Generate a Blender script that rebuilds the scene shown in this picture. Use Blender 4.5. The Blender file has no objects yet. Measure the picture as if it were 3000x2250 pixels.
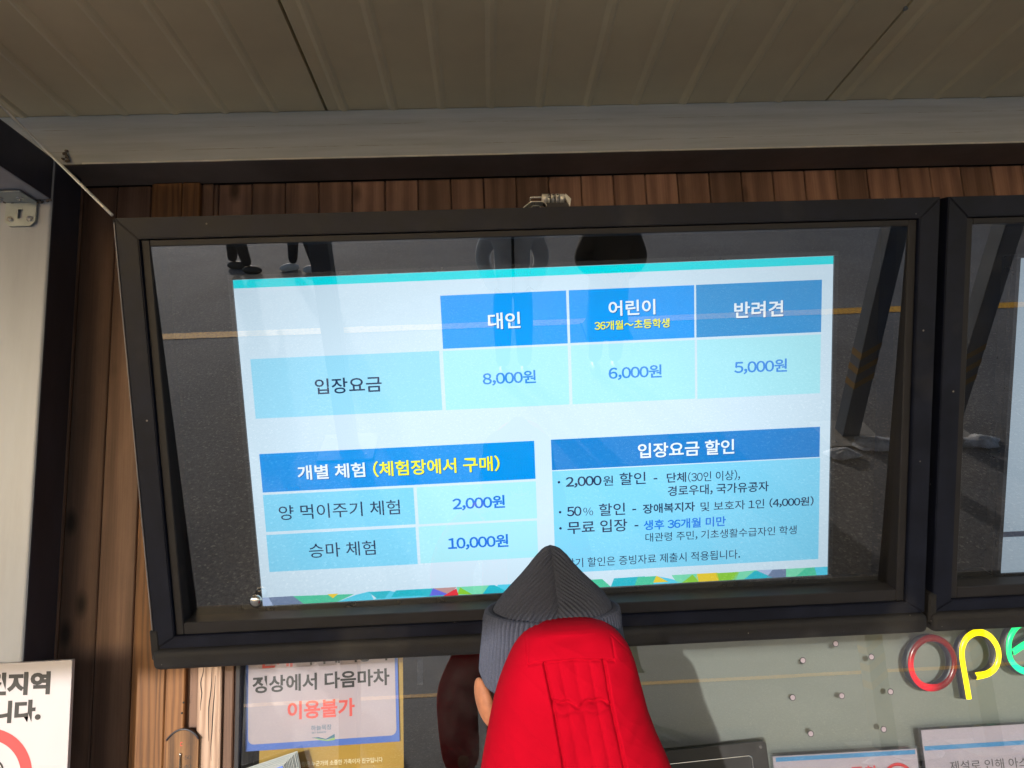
import bpy, bmesh, math, random
import numpy as np
from mathutils import Vector, Matrix, Euler, noise
sc = bpy.context.scene
COL = sc.collection
rnd = random.Random(7)
rad = math.radians

# ------------------------------------------------------------------ camera, light, exposure
EYE = 1.75                                     # height of the lens above the asphalt
F, YAW, PITCH, ROLL = 2004.28, 3.649677e-02, 1.5075e-01, -4.0485e-02
fwd = Vector((math.sin(YAW)*math.cos(PITCH), math.cos(YAW)*math.cos(PITCH), math.sin(PITCH)))
r0 = Vector((math.cos(YAW), -math.sin(YAW), 0)); u0 = r0.cross(fwd)
RIGHT = math.cos(ROLL)*r0 + math.sin(ROLL)*u0
UP = -math.sin(ROLL)*r0 + math.cos(ROLL)*u0
cam_d = bpy.data.cameras.new('camera'); cam = bpy.data.objects.new('camera', cam_d); COL.objects.link(cam)
cam_d.sensor_width = 36; cam_d.lens = 36*F/3000; cam_d.clip_start = .02; cam_d.clip_end = 2000
m = Matrix((RIGHT, UP, -fwd)).transposed().to_4x4(); m.translation = (0, 0, EYE)
cam.matrix_world = m
sc.camera = cam

SUN_EL, SUN_AZ = rad(15.0), rad(20.0)          # low winter sun, behind and left of the viewer
w = bpy.data.worlds.new('World'); sc.world = w; w.use_nodes = True
nt = w.node_tree; nt.nodes.clear()
sky = nt.nodes.new('ShaderNodeTexSky'); sky.sky_type = 'NISHITA'; sky.sun_disc = False
sky.sun_elevation = SUN_EL; sky.sun_rotation = math.pi + SUN_AZ
sky.air_density = 1.0; sky.dust_density = 1.5
bg = nt.nodes.new('ShaderNodeBackground'); bg.inputs['Strength'].default_value = .15
wo = nt.nodes.new('ShaderNodeOutputWorld')
nt.links.new(sky.outputs[0], bg.inputs[0]); nt.links.new(bg.outputs[0], wo.inputs[0])
sun_d = bpy.data.lights.new('sun', 'SUN'); sun_d.energy = 2.15; sun_d.angle = rad(.5); sun_d.color = (1, .95, .89)
sun = bpy.data.objects.new('sun', sun_d); COL.objects.link(sun)
sdir = Vector((math.sin(SUN_AZ)*math.cos(SUN_EL), math.cos(SUN_AZ)*math.cos(SUN_EL), -math.sin(SUN_EL)))
sun.rotation_euler = sdir.to_track_quat('-Z', 'Y').to_euler(); sun.location = (-4, -8, 6)
sc.view_settings.view_transform = 'Standard'; sc.view_settings.look = 'None'
sc.view_settings.exposure = 1.1; sc.view_settings.gamma = 1; sc.view_settings.use_curve_mapping = False
sc.render.engine = 'CYCLES'; sc.cycles.use_denoising = True
sc.cycles.max_bounces = 8; sc.cycles.transparent_max_bounces = 12; sc.cycles.sample_clamp_indirect = 6
EXPO = 2**sc.view_settings.exposure

# ------------------------------------------------------------------ survey helpers (photo measurement -> point on a known real plane)
def ray(x, y): return fwd + RIGHT*((x-1500)/F) - UP*((y-1125)/F)
def onY(x, y, Y):
    d = ray(x, y); p = d*(Y/d.y); return Vector((p.x, p.y, p.z+EYE))
def onX(x, y, X):
    d = ray(x, y); p = d*(X/d.x); return Vector((p.x, p.y, p.z+EYE))

# ------------------------------------------------------------------ materials
def lin(c):
    c = [v/255 for v in c]
    return tuple([v/12.92 if v <= .04045 else ((v+.055)/1.055)**2.4 for v in c])
MATS = {}
def nodes(name):
    m = bpy.data.materials.new(name); m.use_nodes = True
    n = m.node_tree; n.nodes.clear()
    o = n.nodes.new('ShaderNodeOutputMaterial'); b = n.nodes.new('ShaderNodeBsdfPrincipled')
    n.links.new(b.outputs[0], o.inputs[0]); MATS[name] = m
    return m, n, b, o
def N(n, t, **kw):
    x = n.nodes.new(t)
    for k, v in kw.items():
        if k in x.inputs: x.inputs[k].default_value = v
        else: setattr(x, k, v)
    return x
def ramp(n, stops):
    r = n.nodes.new('ShaderNodeValToRGB'); e = r.color_ramp.elements
    while len(e) < len(stops): e.new(.5)
    for q, (p, c) in zip(e, stops): q.position = p; q.color = (*c, 1)
    return r
def simple(name, col, rough=.5, metal=0, var=.15, scale=12, stretch=(1, 1, 1), bump=.0, bscale=80, rvar=.12, spec=.5, sheen=0):
    m, n, b, o = nodes(name)
    tc = N(n, 'ShaderNodeTexCoord'); mp = N(n, 'ShaderNodeMapping'); mp.inputs['Scale'].default_value = stretch
    n.links.new(tc.outputs['Object'], mp.inputs[0])
    nz = N(n, 'ShaderNodeTexNoise', Scale=scale, Detail=6., Roughness=.6); n.links.new(mp.outputs[0], nz.inputs['Vector'])
    a = [max(0, v*(1-var)) for v in col]; c = [min(1, v*(1+var)) for v in col]
    r = ramp(n, [(.3, a), (.7, c)]); n.links.new(nz.outputs[0], r.inputs[0]); n.links.new(r.outputs[0], b.inputs['Base Color'])
    mr = N(n, 'ShaderNodeMapRange'); mr.inputs['To Min'].default_value = max(.02, rough-rvar); mr.inputs['To Max'].default_value = min(1, rough+rvar)
    n.links.new(nz.outputs[0], mr.inputs[0]); n.links.new(mr.outputs[0], b.inputs['Roughness'])
    b.inputs['Metallic'].default_value = metal; b.inputs['Specular IOR Level'].default_value = spec
    if sheen: b.inputs['Sheen Weight'].default_value = sheen
    if bump:
        n2 = N(n, 'ShaderNodeTexNoise', Scale=bscale, Detail=4.); n.links.new(mp.outputs[0], n2.inputs['Vector'])
        bp = N(n, 'ShaderNodeBump', Strength=bump, Distance=.002); n.links.new(n2.outputs[0], bp.inputs['Height']); n.links.new(bp.outputs[0], b.inputs['Normal'])
    return m
def wood(name, dark, mid, light, ringscale=9, bump=.35, streak=60, knots=True, wear=.3):
    """Boards run along Z; every plank object shifts and tints its own grain."""
    m, n, b, o = nodes(name)
    tc = N(n, 'ShaderNodeTexCoord'); oi = N(n, 'ShaderNodeObjectInfo')
    mu = N(n, 'ShaderNodeVectorMath', operation='SCALE'); mu.inputs[0].default_value = (7.3, 3.1, 17.7)
    n.links.new(oi.outputs['Random'], mu.inputs['Scale'])
    ad = N(n, 'ShaderNodeVectorMath', operation='ADD'); n.links.new(tc.outputs['Object'], ad.inputs[0]); n.links.new(mu.outputs[0], ad.inputs[1])
    mp = N(n, 'ShaderNodeMapping'); mp.inputs['Scale'].default_value = (1, 1, .09); n.links.new(ad.outputs[0], mp.inputs[0])
    # knots pull the rings
    wv = N(n, 'ShaderNodeTexNoise', Scale=4.5, Detail=2.); n.links.new(mp.outputs[0], wv.inputs['Vector'])
    wa = N(n, 'ShaderNodeTexWave', Scale=float(ringscale), Distortion=9., Detail=3.); wa.inputs['Detail Scale'].default_value = 1.4
    wa.wave_type = 'BANDS'; wa.bands_direction = 'X'; n.links.new(mp.outputs[0], wa.inputs['Vector'])
    mp2 = N(n, 'ShaderNodeMapping'); mp2.inputs['Scale'].default_value = (1, 1, .02); n.links.new(ad.outputs[0], mp2.inputs[0])
    fi = N(n, 'ShaderNodeTexNoise', Scale=float(streak*4), Detail=5.); n.links.new(mp2.outputs[0], fi.inputs['Vector'])
    mx = N(n, 'ShaderNodeMix', data_type='FLOAT'); mx.inputs[0].default_value = .6
    n.links.new(wa.outputs['Fac'], mx.inputs[2]); n.links.new(fi.outputs[0], mx.inputs[3])
    r = ramp(n, [(.15, dark), (.5, mid), (.85, light)]); n.links.new(mx.outputs[0], r.inputs[0])
    # blotchy weathering
    bl = N(n, 'ShaderNodeTexNoise', Scale=6., Detail=6., Roughness=.7); mp3 = N(n, 'ShaderNodeMapping'); mp3.inputs['Scale'].default_value = (1, 1, .35)
    n.links.new(ad.outputs[0], mp3.inputs[0]); n.links.new(mp3.outputs[0], bl.inputs['Vector'])
    br = ramp(n, [(.35, (1-wear,)*3), (.65, (1.0,)*3)]); n.links.new(bl.outputs[0], br.inputs[0])
    m1 = N(n, 'ShaderNodeMix', data_type='RGBA', blend_type='MULTIPLY'); m1.inputs[0].default_value = 1
    n.links.new(r.outputs[0], m1.inputs[6]); n.links.new(br.outputs[0], m1.inputs[7])
    cur = m1.outputs[2]
    if knots:
        mk = N(n, 'ShaderNodeMapping'); mk.inputs['Scale'].default_value = (7, 7, 3.2); n.links.new(ad.outputs[0], mk.inputs[0])
        vo = N(n, 'ShaderNodeTexVoronoi', Scale=1.); n.links.new(mk.outputs[0], vo.inputs['Vector'])
        kr = ramp(n, [(.05, (.18, .14, .12)), (.16, (1, 1, 1))]); n.links.new(vo.outputs['Distance'], kr.inputs[0])
        m2 = N(n, 'ShaderNodeMix', data_type='RGBA', blend_type='MULTIPLY'); m2.inputs[0].default_value = 1
        n.links.new(cur, m2.inputs[6]); n.links.new(kr.outputs[0], m2.inputs[7]); cur = m2.outputs[2]
    hs = N(n, 'ShaderNodeHueSaturation')
    mr = N(n, 'ShaderNodeMapRange'); mr.inputs['To Min'].default_value = .62; mr.inputs['To Max'].default_value = 1.4
    n.links.new(oi.outputs['Random'], mr.inputs[0]); n.links.new(mr.outputs[0], hs.inputs['Value'])
    n.links.new(cur, hs.inputs['Color']); n.links.new(hs.outputs[0], b.inputs['Base Color'])
    b.inputs['Roughness'].default_value = .62
    bp = N(n, 'ShaderNodeBump', Strength=bump, Distance=.003); n.links.new(mx.outputs[0], bp.inputs['Height']); n.links.new(bp.outputs[0], b.inputs['Normal'])
    return m
simple('ceiling_paint', (.78, .68, .46), .38, 0, .13, 1.6, bump=.12, bscale=200)
def mill_steel(name, col, rough, metal):
    m = simple(name, col, rough, metal, .14, 5, (.5, 4, 9), .15, 200)
    n = m.node_tree; b = [x for x in n.nodes if x.type == 'BSDF_PRINCIPLED'][0]
    tc = N(n, 'ShaderNodeTexCoord'); mp = N(n, 'ShaderNodeMapping'); mp.inputs['Scale'].default_value = (.6, 30, 30)
    n.links.new(tc.outputs['Object'], mp.inputs[0])
    nz = N(n, 'ShaderNodeTexNoise', Scale=1.6, Detail=8., Roughness=.75); n.links.new(mp.outputs[0], nz.inputs['Vector'])
    r = ramp(n, [(.30, (.55, .52, .5)), (.42, (1, 1, 1))]); n.links.new(nz.outputs[0], r.inputs[0])
    mx = N(n, 'ShaderNodeMix', data_type='RGBA', blend_type='MULTIPLY'); mx.inputs[0].default_value = .3
    src = b.inputs['Base Color'].links[0].from_socket
    n.links.new(src, mx.inputs[6]); n.links.new(r.outputs[0], mx.inputs[7]); n.links.new(mx.outputs[2], b.inputs['Base Color'])
    return m
mill_steel('galvanised_beam', (.45, .50, .56), .5, .15)
simple('lip_metal', (.75, .75, .74), .35, .3, .2, 12)
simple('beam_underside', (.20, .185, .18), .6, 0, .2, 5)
simple('steel_lit', (.33, .365, .45), .42, .16, .12, 4, (3, 3, .4), .08, 150)  # steel with the falling light put into its colour
simple('steel_shaded', (.040, .045, .075), .5, .2, .3, 6, (2, 2, .5), .1, 120)  # same steel with the shade put into its colour
simple('zinc', (.36, .41, .44), .4, .45, .1, 20)
simple('weld_bead', (.16, .14, .13), .6, .6, .5, 90, bump=.8, bscale=300)
simple('powder_black', (.0065, .0092, .023), .48, 0, .35, 14, bump=.12, bscale=420, spec=.28)
def specks(name, dens, col=(.30, .29, .28)):
    m = MATS[name]; n = m.node_tree; b = [x for x in n.nodes if x.type == 'BSDF_PRINCIPLED'][0]
    tc = N(n, 'ShaderNodeTexCoord'); vo = N(n, 'ShaderNodeTexVoronoi', Scale=float(dens)); n.links.new(tc.outputs['Object'], vo.inputs['Vector'])
    nz = N(n, 'ShaderNodeTexNoise', Scale=3., Detail=4.); n.links.new(tc.outputs['Object'], nz.inputs['Vector'])
    sep = N(n, 'ShaderNodeSeparateColor'); n.links.new(vo.outputs['Color'], sep.inputs[0])
    r1 = ramp(n, [(.03, (1, 1, 1)), (.085, (0, 0, 0))]); n.links.new(vo.outputs['Distance'], r1.inputs[0])
    r2 = ramp(n, [(.66, (0, 0, 0)), (.72, (1, 1, 1))]); n.links.new(sep.outputs[0], r2.inputs[0])
    sm = ramp(n, [(.55, (0, 0, 0)), (.85, (.22, .22, .22))]); n.links.new(nz.outputs[0], sm.inputs[0])
    mu = N(n, 'ShaderNodeMath', operation='MULTIPLY'); n.links.new(r1.outputs[0], mu.inputs[0]); n.links.new(r2.outputs[0], mu.inputs[1])
    ad = N(n, 'ShaderNodeMath', operation='MAXIMUM'); n.links.new(mu.outputs[0], ad.inputs[0]); n.links.new(sm.outputs[0], ad.inputs[1])
    mx = N(n, 'ShaderNodeMix', data_type='RGBA'); src = b.inputs['Base Color'].links[0].from_socket
    n.links.new(ad.outputs[0], mx.inputs[0]); n.links.new(src, mx.inputs[6]); mx.inputs[7].default_value = (*[v*.8 for v in col], 1); n.links.new(mx.outputs[2], b.inputs['Base Color'])
specks('powder_black', 28)
simple('bead_black', (.010, .0105, .017), .6, 0, .3, 30, bump=.1, bscale=300)
simple('rubber_black', (.008, .0085, .013), .75, 0, .35, 25, bump=.5, bscale=260); specks('rubber_black', 45)
simple('case_inside', (.008, .008, .009), .8, 0, .2, 10)
simple('bezel_black', (.012, .012, .014), .3, 0, .2, 20)
simple('seal_grey', (.17, .165, .19), .5, 0, .2, 30)
simple('chrome', (.75, .74, .72), .18, 1, .05, 20)
simple('lock_body', (.78, .75, .71), .38, .45, .08, 40)
simple('lock_dark', (.02, .02, .03), .4, 0, .1, 30)
simple('ink_black', (.02, .02, .022), .6, 0, .05, 20)
simple('ink_red', (.62, .045, .05), .6, 0, .05, 20)
simple('ink_pale_red', (.62, .09, .08), .6, 0, .05, 20)
simple('ink_blue', (.06, .14, .50), .6, 0, .05, 20)
simple('ink_teal', (.03, .14, .24), .6, 0, .05, 20)
simple('ink_green', (.22, .42, .12), .6, 0, .05, 20)
simple('ink_cyan_blue', (.05, .23, .45), .6, 0, .05, 20)
simple('ink_white', (.75, .70, .5), .6, 0, .05, 20)
simple('sign_white', (.45, .425, .46), .35, 0, .03, 3)
simple('paper_white', (.40, .35, .40), .55, 0, .04, 4)
simple('paper_yellow', (.36, .22, .025), .5, 0, .08, 5)
simple('paper_edge', (.24, .27, .28), .6, 0, .25, 300, (1, 1, 12))
simple('board_green', (.19, .205, .185), .6, 0, .05, 4)
simple('board_shelf_black', (.02, .02, .021), .5, 0, .2, 20, bump=.1)
simple('interior_dark', (.035, .03, .027), .85, 0, .2, 3)
simple('snow', (.46, .47, .49), .8, 0, .45, 20, bump=.6, bscale=60)
simple('concrete', (.30, .28, .25), .85, 0, .2, 15, bump=.4, bscale=120)
simple('post_navy', (.06, .085, .125), .45, .1, .2, 8)
simple('hazard_yellow', (.19, .10, .015), .5, 0, .1, 10)
simple('skin', (.33, .135, .072), .62, 0, .22, 60, bump=.35, bscale=700, spec=.3)
simple('hair_black', (.012, .01, .009), .5, 0, .2, 60)
simple('cloth_grey', (.68, .72, .78), .75, 0, .12, 9, bump=.4, bscale=60)
simple('cloth_black', (.010, .011, .014), .8, 0, .2, 9, bump=.3, bscale=60)
simple('cloth_navy', (.015, .018, .028), .8, 0, .2, 9, bump=.3, bscale=60)
simple('shoe_white', (.75, .74, .72), .5, 0, .1, 20)
simple('shoe_black', (.02, .02, .02), .5, 0, .1, 20)
simple('car_paint', (.03, .032, .036), .18, .3, .05, 3)
simple('tyre', (.02, .02, .02), .8, 0, .1, 30)
simple('hole_plug', (.26, .22, .25), .4, 0, .1, 30)
simple('brochure_cover', (.15, .19, .21), .4, 0, .1, 8)
simple('counter_top', (.20, .17, .14), .5, 0, .2, 8)
wood('plank_wood', (.150, .080, .060), (.235, .130, .096), (.33, .195, .145), 5, .25)
wood('trim_wood', (.12, .050, .018), (.24, .10, .032), (.31, .145, .052), 16, .4, wear=.22, knots=False)
wood('pale_timber', (.19, .12, .085), (.34, .235, .18), (.42, .31, .245), 16, .9, wear=.12)
wood('brown_jamb', (.10, .05, .035), (.20, .11, .075), (.27, .155, .11), 6, .25, wear=.15, knots=False)
wood('thermo_wood', (.06, .03, .016), (.26, .12, .045), (.42, .22, .09), 9, .5, wear=.6, knots=False)

def asphalt():
    m, n, b, o = nodes('asphalt')
    tc = N(n, 'ShaderNodeTexCoord')
    big = N(n, 'ShaderNodeTexNoise', Scale=.9, Detail=6., Roughness=.65); n.links.new(tc.outputs['Object'], big.inputs['Vector'])
    fine = N(n, 'ShaderNodeTexVoronoi', Scale=75.); n.links.new(tc.outputs['Object'], fine.inputs['Vector'])
    fn = N(n, 'ShaderNodeTexNoise', Scale=38., Detail=5., Roughness=.8); n.links.new(tc.outputs['Object'], fn.inputs['Vector'])
    r1 = ramp(n, [(.3, (.115, .110, .109)), (.7, (.205, .198, .196))]); n.links.new(big.outputs[0], r1.inputs[0])
    r2 = ramp(n, [(.36, (.45, .44, .43)), (.55, (1, 1, 1)), (.72, (1.9, 1.8, 1.65))]); n.links.new(fn.outputs[0], r2.inputs[0])
    mx = N(n, 'ShaderNodeMix', data_type='RGBA', blend_type='MULTIPLY'); mx.inputs[0].default_value = 1
    n.links.new(r1.outputs[0], mx.inputs[6]); n.links.new(r2.outputs[0], mx.inputs[7])
    sep = N(n, 'ShaderNodeSeparateColor'); n.links.new(fine.outputs['Color'], sep.inputs[0])
    sp = ramp(n, [(.90, (0, 0, 0)), (.97, (1, 1, 1))]); n.links.new(sep.outputs[0], sp.inputs[0])
    m2 = N(n, 'ShaderNodeMix', data_type='RGBA'); n.links.new(sp.outputs[0], m2.inputs[0]); n.links.new(mx.outputs[2], m2.inputs[6]); m2.inputs[7].default_value = (.33, .30, .27, 1)
    n.links.new(m2.outputs[2], b.inputs['Base Color']); b.inputs['Roughness'].default_value = .85
    bp = N(n, 'ShaderNodeBump', Strength=.6, Distance=.006); n.links.new(fn.outputs[0], bp.inputs['Height']); n.links.new(bp.outputs[0], b.inputs['Normal'])
asphalt()
def line_paint():
    m, n, b, o = nodes('yellow_road_paint')
    tc = N(n, 'ShaderNodeTexCoord'); nz = N(n, 'ShaderNodeTexNoise', Scale=30., Detail=6.); n.links.new(tc.outputs['Object'], nz.inputs['Vector'])
    r = ramp(n, [(.3, (.50, .21, .008)), (.6, (.90, .44, .010))]); n.links.new(nz.outputs[0], r.inputs[0]); n.links.new(r.outputs[0], b.inputs['Base Color'])
    b.inputs['Roughness'].default_value = .7
line_paint()
def glass(name, base, grazing, tint=(.9, .93, .93)):
    """Coated pane: part of the light passes, part is mirrored, more so at grazing angles."""
    m, n, b, o = nodes(name); n.nodes.remove(b)
    tr = N(n, 'ShaderNodeBsdfTransparent'); tr.inputs[0].default_value = (*tint, 1)
    gl = N(n, 'ShaderNodeBsdfGlossy'); gl.inputs['Roughness'].default_value = 0.003; gl.inputs[0].default_value = (.95, .96, 1, 1)
    lw = N(n, 'ShaderNodeFresnel'); lw.inputs['IOR'].default_value = 1.5
    mr = N(n, 'ShaderNodeMapRange'); mr.inputs['From Min'].default_value = .04; mr.inputs['From Max'].default_value = 1
    mr.inputs['To Min'].default_value = base; mr.inputs['To Max'].default_value = grazing
    n.links.new(lw.outputs[0], mr.inputs[0])
    tc = N(n, 'ShaderNodeTexCoord'); nz = N(n, 'ShaderNodeTexNoise', Scale=1.3, Detail=2.); n.links.new(tc.outputs['Object'], nz.inputs['Vector'])
    bp = N(n, 'ShaderNodeBump', Strength=.03, Distance=.01); n.links.new(nz.outputs[0], bp.inputs['Height']); n.links.new(bp.outputs[0], gl.inputs['Normal'])
    # dust film
    df = N(n, 'ShaderNodeBsdfDiffuse'); df.inputs[0].default_value = (.5, .48, .46, 1)
    dn = N(n, 'ShaderNodeTexNoise', Scale=3., Detail=8., Roughness=.7); n.links.new(tc.outputs['Object'], dn.inputs['Vector'])
    dr = N(n, 'ShaderNodeMapRange'); dr.inputs['From Min'].default_value = .45; dr.inputs['From Max'].default_value = .8; dr.inputs['To Min'].default_value = .003; dr.inputs['To Max'].default_value = .045
    n.links.new(dn.outputs[0], dr.inputs[0])
    mx = N(n, 'ShaderNodeMixShader'); n.links.new(mr.outputs[0], mx.inputs[0]); n.links.new(tr.outputs[0], mx.inputs[1]); n.links.new(gl.outputs[0], mx.inputs[2])
    m2 = N(n, 'ShaderNodeMixShader'); n.links.new(dr.outputs[0], m2.inputs[0]); n.links.new(mx.outputs[0], m2.inputs[1]); n.links.new(df.outputs[0], m2.inputs[2])
    n.links.new(m2.outputs[0], o.inputs[0])
glass('case_glass', .20, 1.0)
glass('window_glass', .17, 1.0)
glass('clear_acrylic', .06, .8, (.93, .94, .95))
TRANS = .78*.9
def emit(name, rgb, gain=1.0):
    m, n, b, o = nodes(name); n.nodes.remove(b)
    e = N(n, 'ShaderNodeEmission'); c = lin(rgb); e.inputs[0].default_value = (*c, 1); 
    # viewing-angle falloff put into the emission: a little dimmer towards the panel's edges
    tc = N(n, 'ShaderNodeTexCoord'); mp = N(n, 'ShaderNodeMapping'); mp.inputs['Scale'].default_value = (1.25, 0, 2.0); mp.inputs['Location'].default_value = (.05, 0, .02)
    ln = N(n, 'ShaderNodeVectorMath', operation='LENGTH'); n.links.new(tc.outputs['Object'], mp.inputs[0]); n.links.new(mp.outputs[0], ln.inputs[0])
    mr = N(n, 'ShaderNodeMapRange', interpolation_type='SMOOTHSTEP'); mr.inputs['From Min'].default_value = .35; mr.inputs['From Max'].default_value = 1.35
    mr.inputs['To Min'].default_value = 1.10*gain/EXPO/TRANS; mr.inputs['To Max'].default_value = .72*gain/EXPO/TRANS
    n.links.new(ln.outputs['Value'], mr.inputs[0]); n.links.new(mr.outputs[0], e.inputs[1])
    n.links.new(e.outputs[0], o.inputs[0]); return m
for k, c in dict(sc_white=(208, 230, 246), sc_cyan=(0, 222, 232), sc_header=(0, 146, 232), sc_header_light=(16, 156, 246), sc_header_dull=(44, 148, 214), sc_header_deep=(8, 128, 208),
                 sc_cell=(128, 212, 246), sc_cell_light=(154, 220, 248), sc_pale=(170, 232, 245), sc_dark=(26, 52, 88), sc_yellow=(246, 246, 30), sc_textwhite=(236, 246, 255),
                 sc_price=(0, 118, 226), sc_price_light=(52, 140, 230), sc_shadow=(10, 84, 160), sc_grid=(206, 232, 250),
                 sc_lavender=(170, 190, 225), sc_slate=(110, 130, 165), sc_green=(70, 200, 160), sc_lime=(140, 205, 60), sc_mint=(120, 220, 180),
                 sc_gold=(235, 205, 50), sc_turq=(20, 185, 205), sc_sky=(80, 205, 235), sc_violet=(95, 110, 225), sc_pink=(190, 150, 150), sc_red=(230, 60, 70),
                 sc_dull=(150, 165, 178), sc_dull_dark=(60, 66, 80)).items(): emit(k, c)
def neon(name, rgb, gain, rim):
    """Silicone neon tube: the light inside shows brightest where the wall is seen square on."""
    m, n, b, o = nodes(name)
    b.inputs['Base Color'].default_value = (*lin(rim), 1); b.inputs['Roughness'].default_value = .25
    b.inputs['Emission Color'].default_value = (*lin(rgb), 1); b.inputs['Emission Strength'].default_value = gain/EXPO*1.25
neon('neon_yellow', (255, 232, 0), 1.5, (240, 200, 0))
neon('neon_green', (0, 245, 130), 1.4, (0, 160, 90))
neon('neon_cyan', (0, 242, 165), 1.3, (0, 160, 110))
neon('neon_red_lit', (255, 20, 50), .9, (200, 10, 30))
neon('neon_red_dim', (120, 22, 18), .28, (90, 20, 16))
def neon_fade():
    m = MATS['neon_red_dim']; n = m.node_tree; b = [x for x in n.nodes if x.type == 'BSDF_PRINCIPLED'][0]
    tc = N(n, 'ShaderNodeTexCoord'); ds = N(n, 'ShaderNodeVectorMath', operation='DISTANCE'); ds.inputs[1].default_value = (-.048, 0, -.035); n.links.new(tc.outputs['Object'], ds.inputs[0])
    mr = N(n, 'ShaderNodeMapRange', interpolation_type='SMOOTHSTEP'); mr.inputs['From Min'].default_value = .035; mr.inputs['From Max'].default_value = .075
    mr.inputs['To Min'].default_value = 1.0/EXPO*1.25; mr.inputs['To Max'].default_value = .06; n.links.new(ds.outputs['Value'], mr.inputs[0]); n.links.new(mr.outputs[0], b.inputs['Emission Strength'])
    b.inputs['Emission Color'].default_value = (*lin((255, 24, 48)), 1)
neon_fade()

# ------------------------------------------------------------------ object helpers
def link(name, me, mats, parent=None, loc=None):
    o = bpy.data.objects.new(name, me); COL.objects.link(o)
    if isinstance(mats, str): mats = [mats]
    if not me.materials:
        for k in mats: me.materials.append(MATS[k])
    if parent is not None: o.parent = parent
    if loc is not None: o.location = loc
    return o
def build(name, bm, mats, parent=None, smooth=False, loc=None):
    bmesh.ops.recalc_face_normals(bm, faces=bm.faces[:])
    me = bpy.data.meshes.new(name); bm.to_mesh(me); bm.free()
    if smooth: me.shade_smooth()
    return link(name, me, mats, parent, loc)
def tag(o, label=None, cat=None, group=None, kind=None):
    for k, v in (('label', label), ('category', cat), ('group', group), ('kind', kind)):
        if v: o[k] = v
    return o
def thing(name, label, cat, loc=(0, 0, 0), rot=(0, 0, 0), group=None):
    o = bpy.data.objects.new(name, None); COL.objects.link(o); o.location = loc; o.rotation_euler = rot
    o.empty_display_size = .1
    return tag(o, label, cat, group)
def dup(root, label=None, loc=None):
    def cp(o, par):
        c = o.copy(); COL.objects.link(c); c.parent = par
        for ch in [x for x in list(bpy.data.objects) if x.parent == o]: cp(ch, c)
        return c
    r = cp(root, None)
    if label: r['label'] = label
    if loc is not None: r.location = loc
    return r
def box(bm, x0, x1, y0, y1, z0, z1, bev=0, mi=0, seg=1):
    vs = [bm.verts.new((x, y, z)) for x in (x0, x1) for y in (y0, y1) for z in (z0, z1)]
    fs = [bm.faces.new([vs[i] for i in q]) for q in ((0, 1, 3, 2), (4, 6, 7, 5), (0, 4, 5, 1), (2, 3, 7, 6), (0, 2, 6, 4), (1, 5, 7, 3))]
    for f in fs: f.material_index = mi
    if bev:
        es = list({e for f in fs for e in f.edges})
        bmesh.ops.bevel(bm, geom=es, offset=bev, segments=seg, affect='EDGES', profile=.5)
def B(name, mats, dims, parent=None, bev=0, seg=1, loc=None):
    bm = bmesh.new(); box(bm, *dims, bev=bev, seg=seg); return build(name, bm, mats, parent, loc=loc)
def tube(bm, pts, r, seg=12, mi=0, cap=True):
    pts = [Vector(p) for p in pts]; n = len(pts)
    rs = r if isinstance(r, (list, tuple)) else [r]*n
    rings = []; up = Vector((0, 0, 1)); prev = None
    for i, p in enumerate(pts):
        t = (pts[min(i+1, n-1)] - pts[max(i-1, 0)]).normalized()
        if prev is None:
            a = t.cross(up)
            if a.length < .1: a = t.cross(Vector((0, 1, 0)))
            a.normalize()
        else: a = (prev - t*prev.dot(t)).normalized()
        prev = a; b_ = t.cross(a)
        rings.append([bm.verts.new(p + (a*math.cos(k*2*math.pi/seg) + b_*math.sin(k*2*math.pi/seg))*rs[i]) for k in range(seg)])
    for i in range(n-1):
        for k in range(seg):
            f = bm.faces.new((rings[i][k], rings[i][(k+1) % seg], rings[i+1][(k+1) % seg], rings[i+1][k])); f.smooth = True; f.material_index = mi
    if cap:
        for q in (rings[0], rings[-1]):
            f = bm.faces.new(q); f.material_index = mi
def prism(bm, poly, y0, y1, mi=0):
    """poly of (x, z) extruded along y"""
    a = [bm.verts.new((x, y0, z)) for x, z in poly]; b_ = [bm.verts.new((x, y1, z)) for x, z in poly]
    n = len(poly)
    fs = [bm.faces.new(a), bm.faces.new(b_[::-1])] + [bm.faces.new((a[i], b_[i], b_[(i+1) % n], a[(i+1) % n])) for i in range(n)]
    for f in fs: f.material_index = mi
def rrect(x0, x1, z0, z1, r, s=6):
    o = []
    for cx, cz, a0 in ((x1-r, z1-r, 0), (x0+r, z1-r, 90), (x0+r, z0+r, 180), (x1-r, z0+r, 270)):
        for k in range(s+1):
            a = rad(a0+90*k/s); o.append((cx+r*math.cos(a), cz+r*math.sin(a)))
    return o
def text_mesh_plain(s, bold=0., res=3):
    """Outline of a string as mesh, normalised to its own bounding box (0..1, 0..1)."""
    c = bpy.data.curves.new('lettering', 'FONT'); c.body = s; c.size = 1; c.resolution_u = res; c.offset = bold; c.fill_mode = 'BOTH'
    o = bpy.data.objects.new('lettering', c); COL.objects.link(o)
    bpy.context.view_layer.update()
    me = bpy.data.meshes.new_from_object(o.evaluated_get(bpy.context.evaluated_depsgraph_get()))
    bpy.data.objects.remove(o); bpy.data.curves.remove(c)
    vs = np.array([v.co[:2] for v in me.vertices]); fs = [tuple(p.vertices) for p in me.polygons]
    bpy.data.meshes.remove(me)
    lo, hi = vs.min(0), vs.max(0)
    return (vs-lo)/(hi-lo), fs
FW_ = {c: chr(ord(c)+0xFEE0) for c in '0123456789,()%~.'}
ADV = {**{c: .555 for c in '0123456789'}, ',': .278, '.': .278, '(': .338, ')': .338, '%': .921, '~': 1.0, ' ': .224}
GL = {}
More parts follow.
